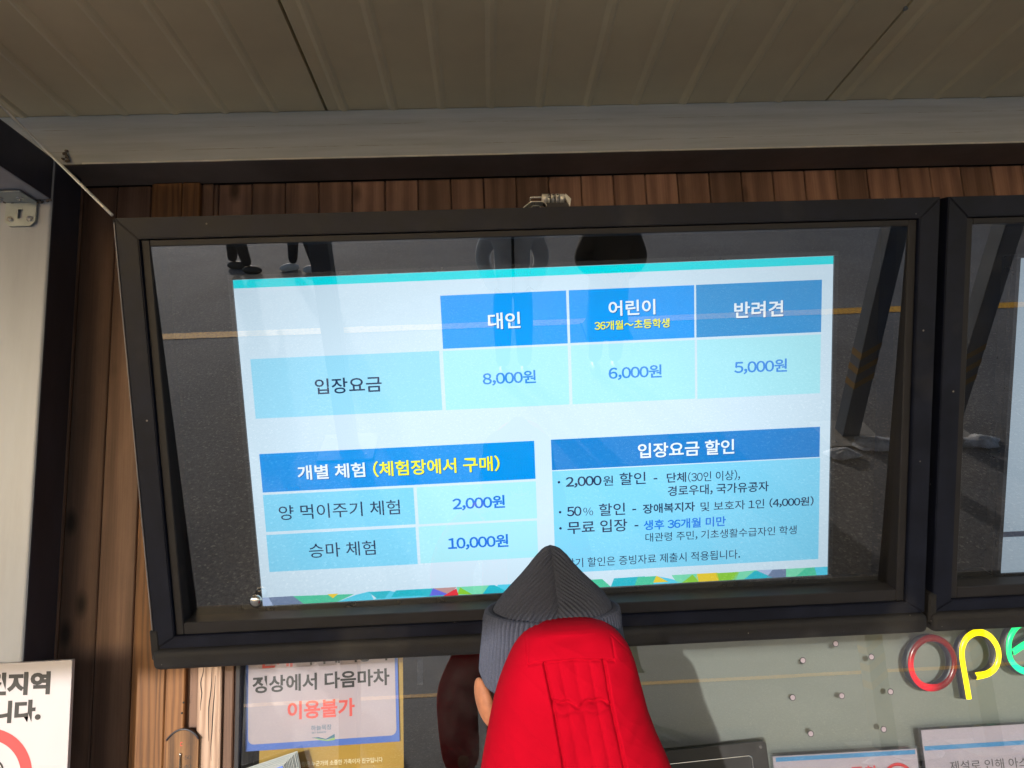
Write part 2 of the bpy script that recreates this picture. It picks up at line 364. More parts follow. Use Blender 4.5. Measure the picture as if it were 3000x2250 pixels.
def raw_glyph(s, bold, res=3):
    k = (s, bold)
    if k not in GL:
        c = bpy.data.curves.new('glyph', 'FONT'); c.body = s; c.size = 1; c.resolution_u = res; c.offset = bold
        o = bpy.data.objects.new('glyph', c); COL.objects.link(o); bpy.context.view_layer.update()
        me = bpy.data.meshes.new_from_object(o.evaluated_get(bpy.context.evaluated_depsgraph_get()))
        bpy.data.objects.remove(o); bpy.data.curves.remove(c)
        GL[k] = (np.array([v.co[:2] for v in me.vertices]), [tuple(p.vertices) for p in me.polygons]); bpy.data.meshes.remove(me)
    return GL[k]
def text_mesh(s, bold=0.):
    if any(ord(c) < 128 and c not in ADV for c in s): return text_mesh_plain(s, bold)
    a1 = raw_glyph('가', 0)[0][:, 0].max(); a2 = raw_glyph('가가', 0)[0][:, 0].max(); hang = a2-a1; em = hang/.92
    x = 0; V, Fs = [], []; n = 0
    for c in s:
        if c == ' ': x += .26*em; continue
        if c in FW_:
            v, f = raw_glyph(FW_[c], bold); w_ = ADV[c]*em; lo, hi = v[:, 0].min(), v[:, 0].max()
            v = v + np.array([x + (w_-(hi-lo))/2 - lo, 0]); x += w_
        else:
            v, f = raw_glyph(c, bold); v = v+np.array([x, 0]); x += hang
        V.append(v); Fs += [tuple(i+n for i in t) for t in f]; n += len(v)
    V = np.concatenate(V); lo, hi = V.min(0), V.max(0)
    return (V-lo)/(hi-lo), Fs
def put_text(bm, s, p0, ex, ez, y=0., bold=0., mi=0):
    """p0 = bottom-left (x, z); ex = vector along the line; ez = vector up."""
    vs, fs = text_mesh(s, bold)
    V = [bm.verts.new((p0[0]+a*ex[0]+b_*ez[0], y, p0[1]+a*ex[1]+b_*ez[1])) for a, b_ in vs]
    for f in fs:
        try: q = bm.faces.new([V[i] for i in f]); q.material_index = mi
        except ValueError: pass

# ================================================================== SETTING
# ground: one sheet, finer near the booth
bm = bmesh.new(); S = 300
bmesh.ops.create_grid(bm, x_segments=12, y_segments=12, size=S)
tag(build('ground', bm, 'asphalt'), kind='structure')
bm = bmesh.new()
n_ = 60; L = []
for i in range(n_+1):
    x = -7 + 16*i/n_; yy = -3.86 - .015*x + .012*noise.noise((x*3, 0, 0)); wd = .085 + .008*noise.noise((x*9, 4, 0))
    L.append((bm.verts.new((x, yy-wd, .004)), bm.verts.new((x, yy+wd, .004))))
for a, b_ in zip(L, L[1:]): bm.faces.new((a[0], b_[0], b_[1], a[1]))
tag(build('painted_line', bm, 'yellow_road_paint'), 'long yellow painted line crossing the grey asphalt', None, kind='structure')

# canopy ceiling of ribbed sandwich panels
CZ = EYE + 1.131
ceil_ = bpy.data.objects.new('ceiling', None); COL.objects.link(ceil_); tag(ceil_, kind='structure')
PW = 1.513; Y0, Y1 = -3.6, 2.1
bm = bmesh.new()
def profile():
    pts = [(0.003, .012), (.004, 0)]; k = .0375
    while k < PW-.05:
        pts += [(k, 0), (k+.012, -.006), (k+.022, -.006), (k+.030, 0)]; k += .1455
    pts += [(PW-.004, 0), (PW-.003, .012)]; return pts
pr = profile(); full = pr + [(PW-.003, .08), (.003, .08)]
prism(bm, full, Y0, Y1)
pm = bpy.data.meshes.new('ceiling_panel'); bmesh.ops.recalc_face_normals(bm, faces=bm.faces[:]); bm.to_mesh(bm and pm); bm.free()
for k in range(-2, 2):
    p = link('ceiling_panel', pm, 'ceiling_paint', ceil_, (-.449 + k*PW, 0, CZ))
p = link('ceiling_panel', pm, 'ceiling_paint', ceil_, (-.449 + 2*PW, 0, CZ))
B('ceiling_backing', 'case_inside', (-3.5, 4.1, Y0, Y1, CZ+.082, CZ+.10), ceil_)
sp = onY(2652, 20, 1.5); d = ray(2652, 20); q = d*(1.131/d.z)
bm = bmesh.new(); bmesh.ops.create_cone(bm, cap_ends=True, segments=12, radius1=.006, radius2=.004, depth=.006)
build('ceiling_screw', bm, 'zinc', ceil_, loc=(q.x, q.y, CZ-.004))

# steel frame of the canopy
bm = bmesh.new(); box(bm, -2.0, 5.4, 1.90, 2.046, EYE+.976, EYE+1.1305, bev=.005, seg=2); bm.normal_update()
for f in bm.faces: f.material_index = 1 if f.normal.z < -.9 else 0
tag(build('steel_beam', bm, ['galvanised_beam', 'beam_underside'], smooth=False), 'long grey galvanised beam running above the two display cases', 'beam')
cb = thing('steel_crossbeam', 'steel crossbeam at left running towards the viewer, underside coloured lit, sides shaded', 'beam', (-1.2, 1.855, EYE+.848))
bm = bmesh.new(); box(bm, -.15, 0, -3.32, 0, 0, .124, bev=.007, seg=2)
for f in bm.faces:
    f.material_index = 1 if f.normal.z < -.5 else 0  # light from the ground painted on the underside, shade on the other faces
build('beam_body', bm, ['steel_shaded', 'steel_lit'], cb)
post = thing('steel_post', 'upright steel post at far left, front face coloured sunlit, side coloured shaded', 'post', (-1.2, 1.855, 0))
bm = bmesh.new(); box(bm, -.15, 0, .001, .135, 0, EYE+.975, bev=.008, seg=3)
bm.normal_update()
for f in bm.faces: f.material_index = 1 if f.normal.y < -.5 else 0  # sunlight painted on the front face, shade on the other faces
build('post_body', bm, ['steel_shaded', 'steel_lit'], post)
bm = bmesh.new(); prs = random.Random(3)
for i in range(26):
    t_ = i/25; c = Vector((-.15+.15*t_, -.003+prs.uniform(-.003, .002), EYE+.846+prs.uniform(-.006, .004)))
    r_ = prs.uniform(.003, .006); mt = Matrix.Translation(c) @ Matrix.Diagonal((r_*1.4, r_, r_*.8, 1))
    bmesh.ops.create_icosphere(bm, subdivisions=1, radius=1, matrix=mt)
build('weld_seam', bm, 'weld_bead', post)
bm = bmesh.new()
for i in range(16):
    c = Vector((.004+prs.uniform(-.007, .010), .04+prs.uniform(-.006, .006), EYE+.984+.034*i/15))
    bmesh.ops.create_icosphere(bm, subdivisions=1, radius=prs.uniform(.002, .0052), matrix=Matrix.Translation(c))
build('weld_seam', bm, 'weld_bead', post)

bl = thing('beam_lip', 'thin metal lip, coloured pale as the lit edge, along the lower front edge of the grey beam', 'trim', (0, 1.897, EYE+.9755))
bm = bmesh.new(); box(bm, -1.15, 5.4, 0, .0028, 0, .0052, bev=.001); build('lip_strip', bm, 'lip_metal', bl)  # pale strip colour stands for the highlight on the beam's lower edge
def seam_lines():
    m = MATS['galvanised_beam']; n = m.node_tree; b = [x for x in n.nodes if x.type == 'BSDF_PRINCIPLED'][0]
    tc = N(n, 'ShaderNodeTexCoord'); sp = N(n, 'ShaderNodeSeparateXYZ'); n.links.new(tc.outputs['Object'], sp.inputs[0])
    mp = N(n, 'ShaderNodeMapping'); mp.inputs['Scale'].default_value = (4, .2, 90); n.links.new(tc.outputs['Object'], mp.inputs[0])
    nz = N(n, 'ShaderNodeTexNoise', Scale=3., Detail=6., Roughness=.8); n.links.new(mp.outputs[0], nz.inputs['Vector'])
    cur = b.inputs['Base Color'].links[0].from_socket
    for z in (EYE+1.015, EYE+1.083):
        a = N(n, 'ShaderNodeMath', operation='SUBTRACT'); n.links.new(sp.outputs[2], a.inputs[0]); a.inputs[1].default_value = z
        a2 = N(n, 'ShaderNodeMath', operation='ABSOLUTE'); n.links.new(a.outputs[0], a2.inputs[0])
        wd = N(n, 'ShaderNodeMapRange'); wd.inputs['From Min'].default_value = .47; wd.inputs['From Max'].default_value = .7; wd.inputs['To Max'].default_value = .0015; n.links.new(nz.outputs[0], wd.inputs[0])
        lt = N(n, 'ShaderNodeMath', operation='LESS_THAN'); n.links.new(a2.outputs[0], lt.inputs[0]); n.links.new(wd.outputs[0], lt.inputs[1])
        mx = N(n, 'ShaderNodeMix', data_type='RGBA'); n.links.new(lt.outputs[0], mx.inputs[0]); n.links.new(cur, mx.inputs[6]); mx.inputs[7].default_value = (.25, .245, .24, 1); cur = mx.outputs[2]
    n.links.new(cur, b.inputs['Base Color'])
seam_lines()

# angle bracket
br = thing('angle_bracket', 'zinc angle bracket with slot and four bolts under the left crossbeam', 'bracket', (-1.2, 1.855, EYE+.846))
c0 = onY(20, 590, 1.85); c1 = onY(104, 662, 1.85)
X0, X1, Z0, Z1 = c0.x+1.2, c1.x+1.2, c1.z-EYE-.846, -.006
bm = bmesh.new(); ch = .013
# vertical leg with a slot: two side strips and two bridges
sx0, sx1 = (X0+X1)/2-.007, (X0+X1)/2+.006
prism(bm, [(X0, Z1), (X0, Z0+ch), (X0+ch, Z0), (sx0, Z0), (sx0, Z1)], -.008, -.003)
prism(bm, [(sx1, Z1), (sx1, Z0), (X1-ch, Z0), (X1, Z0+ch), (X1, Z1)], -.008, -.003)
prism(bm, [(sx0, Z0), (sx1, Z0), (sx1, Z0+.022), (sx0, Z0+.022)], -.008, -.003)
prism(bm, [(sx0, Z1-.020), (sx1, Z1-.020), (sx1, Z1), (sx0, Z1)], -.008, -.003)
build('upright_plate', bm, 'zinc', br)
bm = bmesh.new(); box(bm, X0, X1, -.075, -.003, -.006, -.0015, bev=.001)
build('top_plate', bm, 'zinc', br)
def bolt(parent, loc, ax):
    bm = bmesh.new()
    bmesh.ops.create_cone(bm, cap_ends=True, segments=16, radius1=.0085, radius2=.0085, depth=.0015, matrix=Matrix.Translation((0, 0, .0008)))
    bmesh.ops.create_cone(bm, cap_ends=True, segments=6, radius1=.0065, radius2=.0065, depth=.005, matrix=Matrix.Translation((0, 0, .004)))
    bmesh.ops.create_cone(bm, cap_ends=True, segments=12, radius1=.0035, radius2=.003, depth=.004, matrix=Matrix.Translation((0, 0, .008)))
    o = build('bolt', bm, 'chrome', parent, loc=loc); o.rotation_euler = ax; return o
for x_ in (X0+.015, X1-.014): bolt(br, (x_, -.008, Z0+.020), (rad(90), 0, 0))
for x_ in (X0+.006, X1-.024): bolt(br, (x_, -.040, -.006), (rad(180), 0, 0))

# thin stay from the case corner up to the ceiling
pa = Vector((-.846, 1.520, EYE+.655)); d = ray(-160, 150); pb = Vector((d*(1.128/d.z))); pb.z += EYE
bm = bmesh.new(); tube(bm, [pa.lerp(pb, t/10) for t in range(11)], .0034, 10)
tag(build('stay_rod', bm, 'lip_metal'), 'thin pale metal rod slanting from ceiling to top left case corner', 'rod')

# ---- booth wall of vertical planks
wall = thing('plank_wall', 'brown vertical plank wall of the ticket booth behind the display cases', 'wall', (0, 2.05, 0))
WX0, WX1 = -2.15, 5.2
B('wall_backing', 'case_inside', (WX0, -.71, .020, .08, 0, EYE+1.12), wall)
B('wall_backing', 'case_inside', (-.7095, WX1, .020, .08, EYE-.30, EYE+1.12), wall)
B('wall_backing', 'case_inside', (-.7095, WX1, .020, .08, 0, EYE-.86), wall)
def plank_mesh(z0, z1, name):
    bm = bmesh.new(); wdt = .1035; g = .0013; c = .0028
    pts = [(g, .018), (g, c), (g+c, 0), (wdt-g-c, 0), (wdt-g, c), (wdt-g, .018)]
    a = [bm.verts.new((x, y, z0)) for x, y in pts]; b_ = [bm.verts.new((x, y, z1)) for x, y in pts]
    n = len(pts); bm.faces.new(a[::-1]); bm.faces.new(b_)
    for i in range(n): bm.faces.new((a[i], a[(i+1) % n], b_[(i+1) % n], b_[i]))
    me = bpy.data.meshes.new(name); bmesh.ops.recalc_face_normals(bm, faces=bm.faces[:]); bm.to_mesh(me); bm.free(); return me
m_full = plank_mesh(.0, EYE+.974, 'plank_full'); m_up = plank_mesh(EYE-.30, EYE+.974, 'plank_upper'); m_low = plank_mesh(0, EYE-.86, 'plank_lower')
k = -10
while -1.1285+k*.1035 < WX1-.11:
    x = -1.1285 + k*.1035; dy = rnd.uniform(-.0012, .0012)
    if x < -.73: link('plank', m_full, 'plank_wood', wall, (x, dy, 0))
    else:
        link('plank', m_up, 'plank_wood', wall, (x, dy, 0))
        link('plank', m_low, 'plank_wood', wall, (x, dy, 0))
    k += 1
# trim boards standing proud of the planks
def board(x0, x1, y0, mat, name='trim_board', z0=.0, z1=EYE+.974, label=None, bev=.003):
    bm = bmesh.new(); box(bm, x0, x1, y0, -.003, z0, z1, bev=bev)
    o = build(name, bm, mat, wall)
    if label: o['label'] = label
    return o
board(-1.013, -.921, -.022, 'trim_wood', label='orange brown trim board with ribbed grain')
board(-.919, -.866, -.024, 'trim_wood', label='smooth orange trim board beside the thermometer')
board(-.865, -.831, -.004, 'brown_jamb')
board(-.829, -.764, -.030, 'pale_timber', z1=EYE-.30, label='pale cracked timber strip beside the window')
board(-.762, -.735, -.018, 'brown_jamb', z1=EYE-.30)
board(-.734, -.713, -.012, 'brown_jamb', z1=EYE-.30)
# cracks in the pale timber
bm = bmesh.new()
for x_, zt, ln in ((-.792, -.46, .19), (-.783, -.48, .22), (-.815, -.45, .12)):
    pts = []
    for i in range(14):
        t_ = i/13; pts.append((x_+.006*noise.noise((t_*3, x_*40, 0))-.004*t_, -.0303, EYE+zt-ln*t_))
    tube(bm, pts, [.0004+.0011*math.sin(math.pi*i/13) for i in range(14)], 5)
c = build('wood_crack', bm, 'ink_black', wall)
bm = bmesh.new()
for px, py in ((538, 2058), (533, 2089)):
    q = onY(px, py, 2.026); bmesh.ops.create_uvsphere(bm, u_segments=10, v_segments=6, radius=.0028, matrix=Matrix.Translation((q.x, -.0245, q.z)))
build('nail_hole', bm, 'ink_black', wall)

# ---- booth interior (dark room behind the glass)
bi = bpy.data.objects.new('booth_interior', None); COL.objects.link(bi); tag(bi, kind='structure')
B('interior_back_wall', 'interior_dark', (-1.6, 5.2, 4.2, 4.25, 0, 2.7), bi)
B('interior_side_wall', 'interior_dark', (-1.65, -1.6, 2.14, 4.2, 0, 2.7), bi)
B('interior_side_wall', 'interior_dark', (5.2, 5.25, 2.14, 4.2, 0, 2.7), bi)
B('interior_ceiling', 'interior_dark', (-1.65, 5.25, 2.14, 4.25, 2.7, 2.75), bi)
B('interior_floor', 'interior_dark', (-1.65, 5.25, 2.14, 4.25, .01, .03), bi)

# ---- ticket window
win = thing('ticket_window', 'long ticket window pane with round speaking holes below the display cases', 'window', (0, 1.985, EYE-.86))
GT = rad(2.0)                                 # the pane leans back a little
B('window_frame', 'bead_black', (-.7115, -.698, -.005, .07, 0, .57), win, .002)
B('window_frame', 'bead_black', (-.697, 5.1, -.005, .07, -.03, -.001), win, .002)
B('window_frame', 'bead_black', (-.697, 5.1, -.005, .07, .545, .575), win, .002)
bm = bmesh.new(); box(bm, -.699, 5.1, -.0001, .0001, 0, .55)
for f in [f for f in bm.faces if abs(f.normal.y) < .5 or f.normal.y > .5]: pass
bm.free(); bm = bmesh.new()
vs = [bm.verts.new(v) for v in ((-.699, 0, 0), (5.1, 0, 0), (5.1, 0, .55), (-.699, 0, .55))]; bm.faces.new(vs)
gp = build('window_pane', bm, 'window_glass', win); gp.rotation_euler.x = -GT
def win_y(z): return 1.985 + (z-(EYE-.86))*math.tan(GT)
for px, py in ((2449, 1886), (2353, 1935), (2554, 1925), (2323, 2044), (2467, 2039), (2610, 2027), (2376, 2150), (2590, 2137)):
    q = onY(px, py, 1.985); q = onY(px, py, win_y(q.z)-.003)
    bm = bmesh.new()
    bmesh.ops.create_cone(bm, cap_ends=True, segments=24, radius1=.0074, radius2=.0074, depth=.001, matrix=Matrix.Rotation(rad(90), 4, 'X'))
    o = build('speaking_hole', bm, 'hole_plug', win, loc=(q.x, q.y-1.985+.0015, q.z-(EYE-.86)))
    bm = bmesh.new(); ring = [(.0077*math.cos(a), 0, .0077*math.sin(a)) for a in [k*2*math.pi/24 for k in range(25)]]
    tube(bm, ring, .0010, 6, cap=False)
    build('hole_rim', bm, 'lock_dark', o)

# ---- things behind the pane
def plate(name, mat, x0, x1, z0, z1, Y, th, label, cat, bev=0, corner=0):
    bm = bmesh.new()
    if corner: prism(bm, rrect(x0, x1, z0, z1, corner), 0, th)
    else: box(bm, x0, x1, 0, th, z0, z1, bev=bev)
    for v in bm.verts: v.co.x -= x0; v.co.z -= z0
    t = thing(name, label, cat, (x0, Y, z0))
    build(name+'_sheet' if not name.endswith('sheet') else 'sheet', bm, mat, t)
    return t
wb = plate('window_backboard', 'board_green', .10, 4.9, EYE-.84, EYE-.31, 2.115, .012, 'pale grey-green board standing behind the ticket window glass', 'board')
# blue-bordered poster
PY = 2.010
tl, bl = onY(724, 1951, PY), onY(719, 2202, PY); tr, brr = onY(1175, 1920, PY), onY(1171, 2172, PY)
poster = thing('notice_poster', 'white poster with blue border, black and red Korean lettering', 'poster', bl)
W_ = tr.x-tl.x+.0; H_ = .26; sl = math.atan2(brr.z-bl.z, brr.x-bl.x); poster.rotation_euler.y = -sl
print('poster', W_, tl.z-bl.z, math.degrees(sl))
W_ = (brr-bl).length
bm = bmesh.new(); box(bm, 0, W_, 0, .001, 0, H_+.03); build('poster_border', bm, 'ink_blue', poster)
bm = bmesh.new(); prism(bm, rrect(.007, W_-.008, .017, H_+.028, .016), -.0012, -.0004); build('poster_panel', bm, 'paper_white', poster)
def ploc(o, px, py, Y):
    """photo measurement -> local x,z on an upright sheet object"""
    q = onY(px, py, Y) - o.location; a = o.rotation_euler.y
    return (q.x*math.cos(a)-q.z*math.sin(a), q.x*math.sin(a)+q.z*math.cos(a))
def sheet_text(bm, o, s, Y, xl, yl, xr, yr, hpx, y, bold, mi=0):
    a = ploc(o, xl, yl, Y); b_ = ploc(o, xr, yr, Y); c = ploc(o, xl, yl-hpx, Y)
    h = c[1]-a[1]; ex = (b_[0]-a[0], b_[1]-a[1])
    put_text(bm, s, a, ex, (0, h), y, bold, mi)
bm = bmesh.new()
sheet_text(bm, poster, '정상에서 다음마차', PY, 740, 2032, 1142, 2006, 50, -.0020, .027)
build('poster_lettering', bm, 'ink_black', poster); bm = bmesh.new()
sheet_text(bm, poster, '하차에 이용 시', PY, 882, 1949, 1135, 1934, 46, -.0020, .030)
build('poster_lettering', bm, 'ink_black', poster)
bm = bmesh.new()
sheet_text(bm, poster, '이용불가', PY, 843, 2109, 1040, 2097, 54, -.0020, .03)
build('poster_lettering', bm, 'ink_pale_red', poster); bm = bmesh.new()
sheet_text(bm, poster, '현재', PY, 760, 1959, 858, 1953, 46, -.0020, .030)
build('poster_lettering', bm, 'ink_pale_red', poster)
bm = bmesh.new()
sheet_text(bm, poster, '하늘목장', PY, 912, 2140, 972, 2136, 15, -.0020, .0)
sheet_text(bm, poster, 'SKY RANCH', PY, 914, 2149, 955, 2146, 5, -.0020, .0)
def swoosh(bm, pts_top, pts_bot, mi):
    a = [ploc(poster, *p, PY) for p in pts_top]; b_ = [ploc(poster, *p, PY) for p in pts_bot]
    A = [bm.verts.new((x, -.0020-.0001*mi, z)) for x, z in a]; Bv = [bm.verts.new((x, -.0020-.0001*mi, z)) for x, z in b_]
    for i in range(len(A)-1):
        f = bm.faces.new((A[i], A[i+1], Bv[i+1], Bv[i])); f.material_index = mi
swoosh(bm, [(915, 2160), (935, 2159), (955, 2164), (981, 2149)], [(915, 2161), (935, 2163), (955, 2166), (981, 2160)], 0)
swoosh(bm, [(922, 2161), (940, 2165), (960, 2167), (981, 2160)], [(922, 2162), (940, 2168), (960, 2170), (981, 2167)], 1)
build('poster_logo', bm, ['ink_teal', 'ink_green'], poster)
# yellow poster behind it
YY = 2.016
tl = onY(758, 2200, YY); 
yp = thing('yellow_poster', 'mustard yellow poster partly hidden behind the blue-bordered poster', 'poster', onY(758, 2290, YY))
rt = onY(1183, 2270, YY); yp.rotation_euler.y = -math.atan2(rt.z-yp.location.z, rt.x-yp.location.x)
wy = (rt-yp.location).length
bm = bmesh.new(); box(bm, 0, wy, 0, .001, -.03, .32); build('poster_sheet', bm, 'paper_yellow', yp)
bm = bmesh.new(); sheet_text(bm, yp, '사람은 누군가의 소중한 가족이자 친구입니다', YY, 872, 2247, 1121, 2232, 15, -.001, .01); build('poster_lettering', bm, 'ink_white', yp)
tp = plate('tape_strip', 'clear_acrylic', *(onY(1188, 1, PY).x, onY(1203, 1, PY).x), onY(1190, 2003, PY).z, onY(1190, 1930, PY).z, 1.9935, .0004, 'strip of clear tape on the glass beside the yellow poster', 'tape')

# notices at lower right, in acrylic sleeves
def notice(px0, py0, px1, py1, label, group):
    Y = 2.012; a = onY(px0, py0, Y); b_ = onY(px1, py1, Y)
    t = thing('acrylic_notice', label, 'notice', a); t.rotation_euler.y = -math.atan2(b_.z-a.z, b_.x-a.x); w_ = (b_-a).length
    bm = bmesh.new(); box(bm, .006, w_-.004, 0, .0008, -.19, -.006); build('notice_sheet', bm, 'paper_white', t)
    bm = bmesh.new(); box(bm, 0, w_, -.003, .003, -.2, 0, bev=.001); build('acrylic_sleeve', bm, 'clear_acrylic', t)
    return t, w_, Y
na, wa_, Yn = notice(2257, 2210, 2688, 2186, 'white notice with blue bar and red ring, left of the two', 'notices in clear sleeves on the ticket window')
bm = bmesh.new(); x0, z0 = ploc(na, 2273, 2228, Yn); x1, z1 = ploc(na, 2679, 2192, Yn); box(bm, x0, x1, -.0008, -.0002, -.020, -.009); build('blue_bar', bm, 'ink_cyan_blue', na)
bm = bmesh.new(); c_ = ploc(na, 2633, 2284, Yn)
tube(bm, [(c_[0]+.040*math.cos(a), -.001, c_[1]+.040*math.sin(a)) for a in [k*2*math.pi/48 for k in range(49)]], .0042, 6, cap=False)
for v in bm.verts: v.co.y = -.0010 + (v.co.y+.001)*.05
sheet_text(bm, na, '주차', Yn, 2494, 2275, 2573, 2271, 30, -.0012, .02)
build('notice_print', bm, 'ink_red', na)
nb, wb_, Yn = notice(2691, 2133, 3110, 2108, 'white notice with black Korean lettering at the right photo edge', 'notices in clear sleeves on the ticket window')
bm = bmesh.new(); x0, z0 = ploc(nb, 2709, 2199, Yn); box(bm, x0, wb_-.01, -.0008, -.0002, z0, z0+.0115); build('blue_bar', bm, 'ink_cyan_blue', nb)
bm = bmesh.new(); sheet_text(bm, nb, '제설로 인해 아스팔트', Yn, 2784, 2260, 3075, 2243, 30, -.0012, .0); build('notice_lettering', bm, 'ink_black', nb)

# black panel with metal tray at the pass-through
q0 = onY(1990, 2196, 1.975); q1 = onY(2253, 2184, 1.975)
bp_ = thing('black_panel', 'black rounded panel with a chrome rimmed opening at the counter', 'panel', (q1.x-.26, 1.9835, q1.z-.16)); bp_.rotation_euler.y = -rad(2.6)
bm = bmesh.new(); prism(bm, rrect(-.14, .26, 0, .16, .010), -.008, -.002); build('panel_sheet', bm, 'board_shelf_black', bp_)
bm = bmesh.new(); R_ = rrect(-.06, .215, .02, .128, .010); R_.append(R_[0]); tube(bm, [(x, -.0095, z) for x, z in R_], .0022, 8, cap=False); build('chrome_rim', bm, 'chrome', bp_)
bm = bmesh.new(); bmesh.ops.create_cone(bm, cap_ends=True, segments=14, radius1=.004, radius2=.004, depth=.003, matrix=Matrix.Translation((.243, -.0095, .147)) @ Matrix.Rotation(rad(90), 4, 'X')); build('screw_head', bm, 'chrome', bp_)

# counter shelf and leaflets
tag(B('counter_shelf', 'counter_top', (-.66, 3.2, 1.72, 1.978, EYE-.925, EYE-.895), None, .004), 'narrow wooden counter shelf under the ticket window', 'shelf')
lb = thing('leaflet_stack', 'stack of pale blue-green leaflets leaning at the window corner', 'leaflets', (-.60, 1.93, EYE-.8935))
for k in range(12):
    bm = bmesh.new(); box(bm, -.11, .085, -.0011, .0008, 0, .190+.0019*k+rnd.uniform(-.0008, .0008))
    o = build('leaflet', bm, ['ink_blue', 'brochure_cover', 'paper_edge'][0 if k == 0 else 1+k % 2], lb, loc=(.0030*k+rnd.uniform(-.001, .001), -.03+.0034*k, 0)); o.rotation_euler = (rad(-8), rad(-15), 0)
# neon sign "open"
NY = 2.045
ns = thing('neon_sign', 'neon open sign in red, yellow and green tube lettering behind the window', 'sign', (onY(2729, 1942, NY).x, NY, onY(2729, 1942, NY).z))
def nloc(px, py): q = onY(px, py, NY)-ns.location; return (q.x, 0, q.z)
def smooth_path(pts, n=6):
    P = [Vector(p) for p in pts]; out = []
    for i in range(len(P)-1):
        a, b_, c, d_ = P[max(i-1, 0)], P[i], P[i+1], P[min(i+2, len(P)-1)]
        for k in range(n):
            t = k/n; out.append(.5*((2*b_)+(c-a)*t+(2*a-5*b_+4*c-d_)*t*t+(3*b_-a-3*c+d_)*t**3))
    out.append(P[-1]); return out
def letter(name, pts, mats, split=None, r=.0100):
    P = smooth_path([nloc(*p) for p in pts]) if not isinstance(pts[0][0], Vector) else pts
    bm = bmesh.new(); tube(bm, P, r, 14)
    if split: 
        for f in bm.faces: f.material_index = split(f.calc_center_median())
    o = build('letter', bm, mats, ns, smooth=True)
    bm = bmesh.new(); tube(bm, [p+Vector((-.006, .020, .0)) for p in P], [r*1.15]*len(P), 8)
    for v in bm.verts: v.co.y = .006 + (v.co.y-.020)*1.1
    build('letter_backing', bm, 'lock_dark', o)
    return o
oc = []
for k in range(33):
    a = rad(100+360*k/32); oc.append((2729+64*math.cos(a), 1942-73*math.sin(a)))
o_ = letter('o', oc, ['neon_red_dim'])
letter('p', [(2835, 2046), (2829, 2010), (2821, 1965), (2815, 1925), (2817, 1892), (2832, 1866), (2860, 1852), (2892, 1860), (2915, 1888), (2922, 1920), (2914, 1952), (2892, 1972), (2858, 1981)], ['neon_yellow'])
letter('e', [(2965, 1910), (2990, 1893), (3025, 1872), (3058, 1850), (3052, 1828), (3018, 1820), (2980, 1832), (2958, 1860), (2951, 1895), (2957, 1930), (2980, 1957), (3015, 1968), (3050, 1955)], ['neon_green', 'neon_cyan'], lambda c: 1 if c.z < .0 else 0)
letter('n', [(3095, 1950), (3090, 1900), (3085, 1855), (3100, 1825), (3135, 1812), (3165, 1830), (3172, 1880), (3178, 1935)], ['neon_cyan'])

# ================================================================== DISPLAY CASES
CT = .262978; CW, CH = 1.951, 1.047
case = thing('display_case', 'large black framed outdoor display case with price screen, tilted down from the wall', 'display case', (-.845, 1.8, EYE-.3597), (CT, 0, 0), 'black display cases along the booth wall')
FW, FB = .050, .030
def rail(poly): 
    bm = bmesh.new(); prism(bm, poly, 0, .045)
    bmesh.ops.bevel(bm, geom=[e for e in bm.edges if abs(e.verts[0].co.y) < 1e-6 and abs(e.verts[1].co.y) < 1e-6], offset=.0022, segments=2, affect='EDGES')
    return build('frame_rail', bm, 'powder_black', case)
g = .0005
rail([(0, CH), (FW-g, CH-FW+g*2), (CW-FW+g, CH-FW+g*2), (CW, CH)])
rail([(0, CH-g*2), (0, 0), (FW-g, FB), (FW-g, CH-FW)])
rail([(CW, CH-g*2), (CW-FW+g, CH-FW), (CW-FW+g, FB), (CW, 0)])
rail([(0.001, 0), (CW-.001, 0), (CW-FW, FB-g), (FW, FB-g)])
def bead(x0, x1, z0, z1, y0=.010, y1=.060):
    bm = bmesh.new(); box(bm, x0, x1, y0, y1, z0, z1, bev=.002); build('glazing_bead', bm, 'bead_black', case)
GX0, GX1, GZ0, GZ1 = FW+.020, CW-FW-.020, FB+.030, CH-FW-.016
bead(FW, GX0, FB, CH-FW); bead(GX1, CW-FW, FB, CH-FW); bead(GX0, GX1, FB, GZ0); bead(GX0, GX1, GZ1, CH-FW)
bm = bmesh.new(); gh = GZ1-GZ0
vs = [bm.verts.new(v) for v in ((GX0-.004, 0, -gh/2-.004), (GX1+.004, 0, -gh/2-.004), (GX1+.004, 0, gh/2+.004), (GX0-.004, 0, gh/2+.004))]; bm.faces.new(vs)
gl = build('glass_pane', bm, 'case_glass', case, loc=(0, .033, (GZ0+GZ1)/2)); gl.rotation_euler.x = rad(17.5)-CT
for nm, dims in (('side_panel', (0.002, .012, .046, .235, 0, CH)), ('side_panel', (CW-.012, CW-.002, .046, .235, 0, CH)),
                 ('top_panel', (.013, CW-.013, .046, .235, CH-.010, CH)), ('bottom_panel', (.013, CW-.013, .046, .235, 0, .010)),
                 ('back_panel', (.013, CW-.013, .225, .235, .011, CH-.011))):
    bm = bmesh.new(); box(bm, *dims); build(nm, bm, 'case_inside' if nm == 'back_panel' else 'powder_black', case)
bm = bmesh.new(); box(bm, -.0065, -.0012, .004, .016, .0, CH-.002, bev=.001); build('edge_seal', bm, 'rubber_black', case)
bm = bmesh.new(); box(bm, -.0035, -.0005, -.0012, .0035, .05, CH-.01, bev=.0006); build('edge_strip', bm, 'seal_grey', case)
bm = bmesh.new(); box(bm, -.006, CW+.006, -.012, .060, -.053, -.001, bev=.016, seg=4); build('bottom_bumper', bm, 'rubber_black', case, smooth=True)
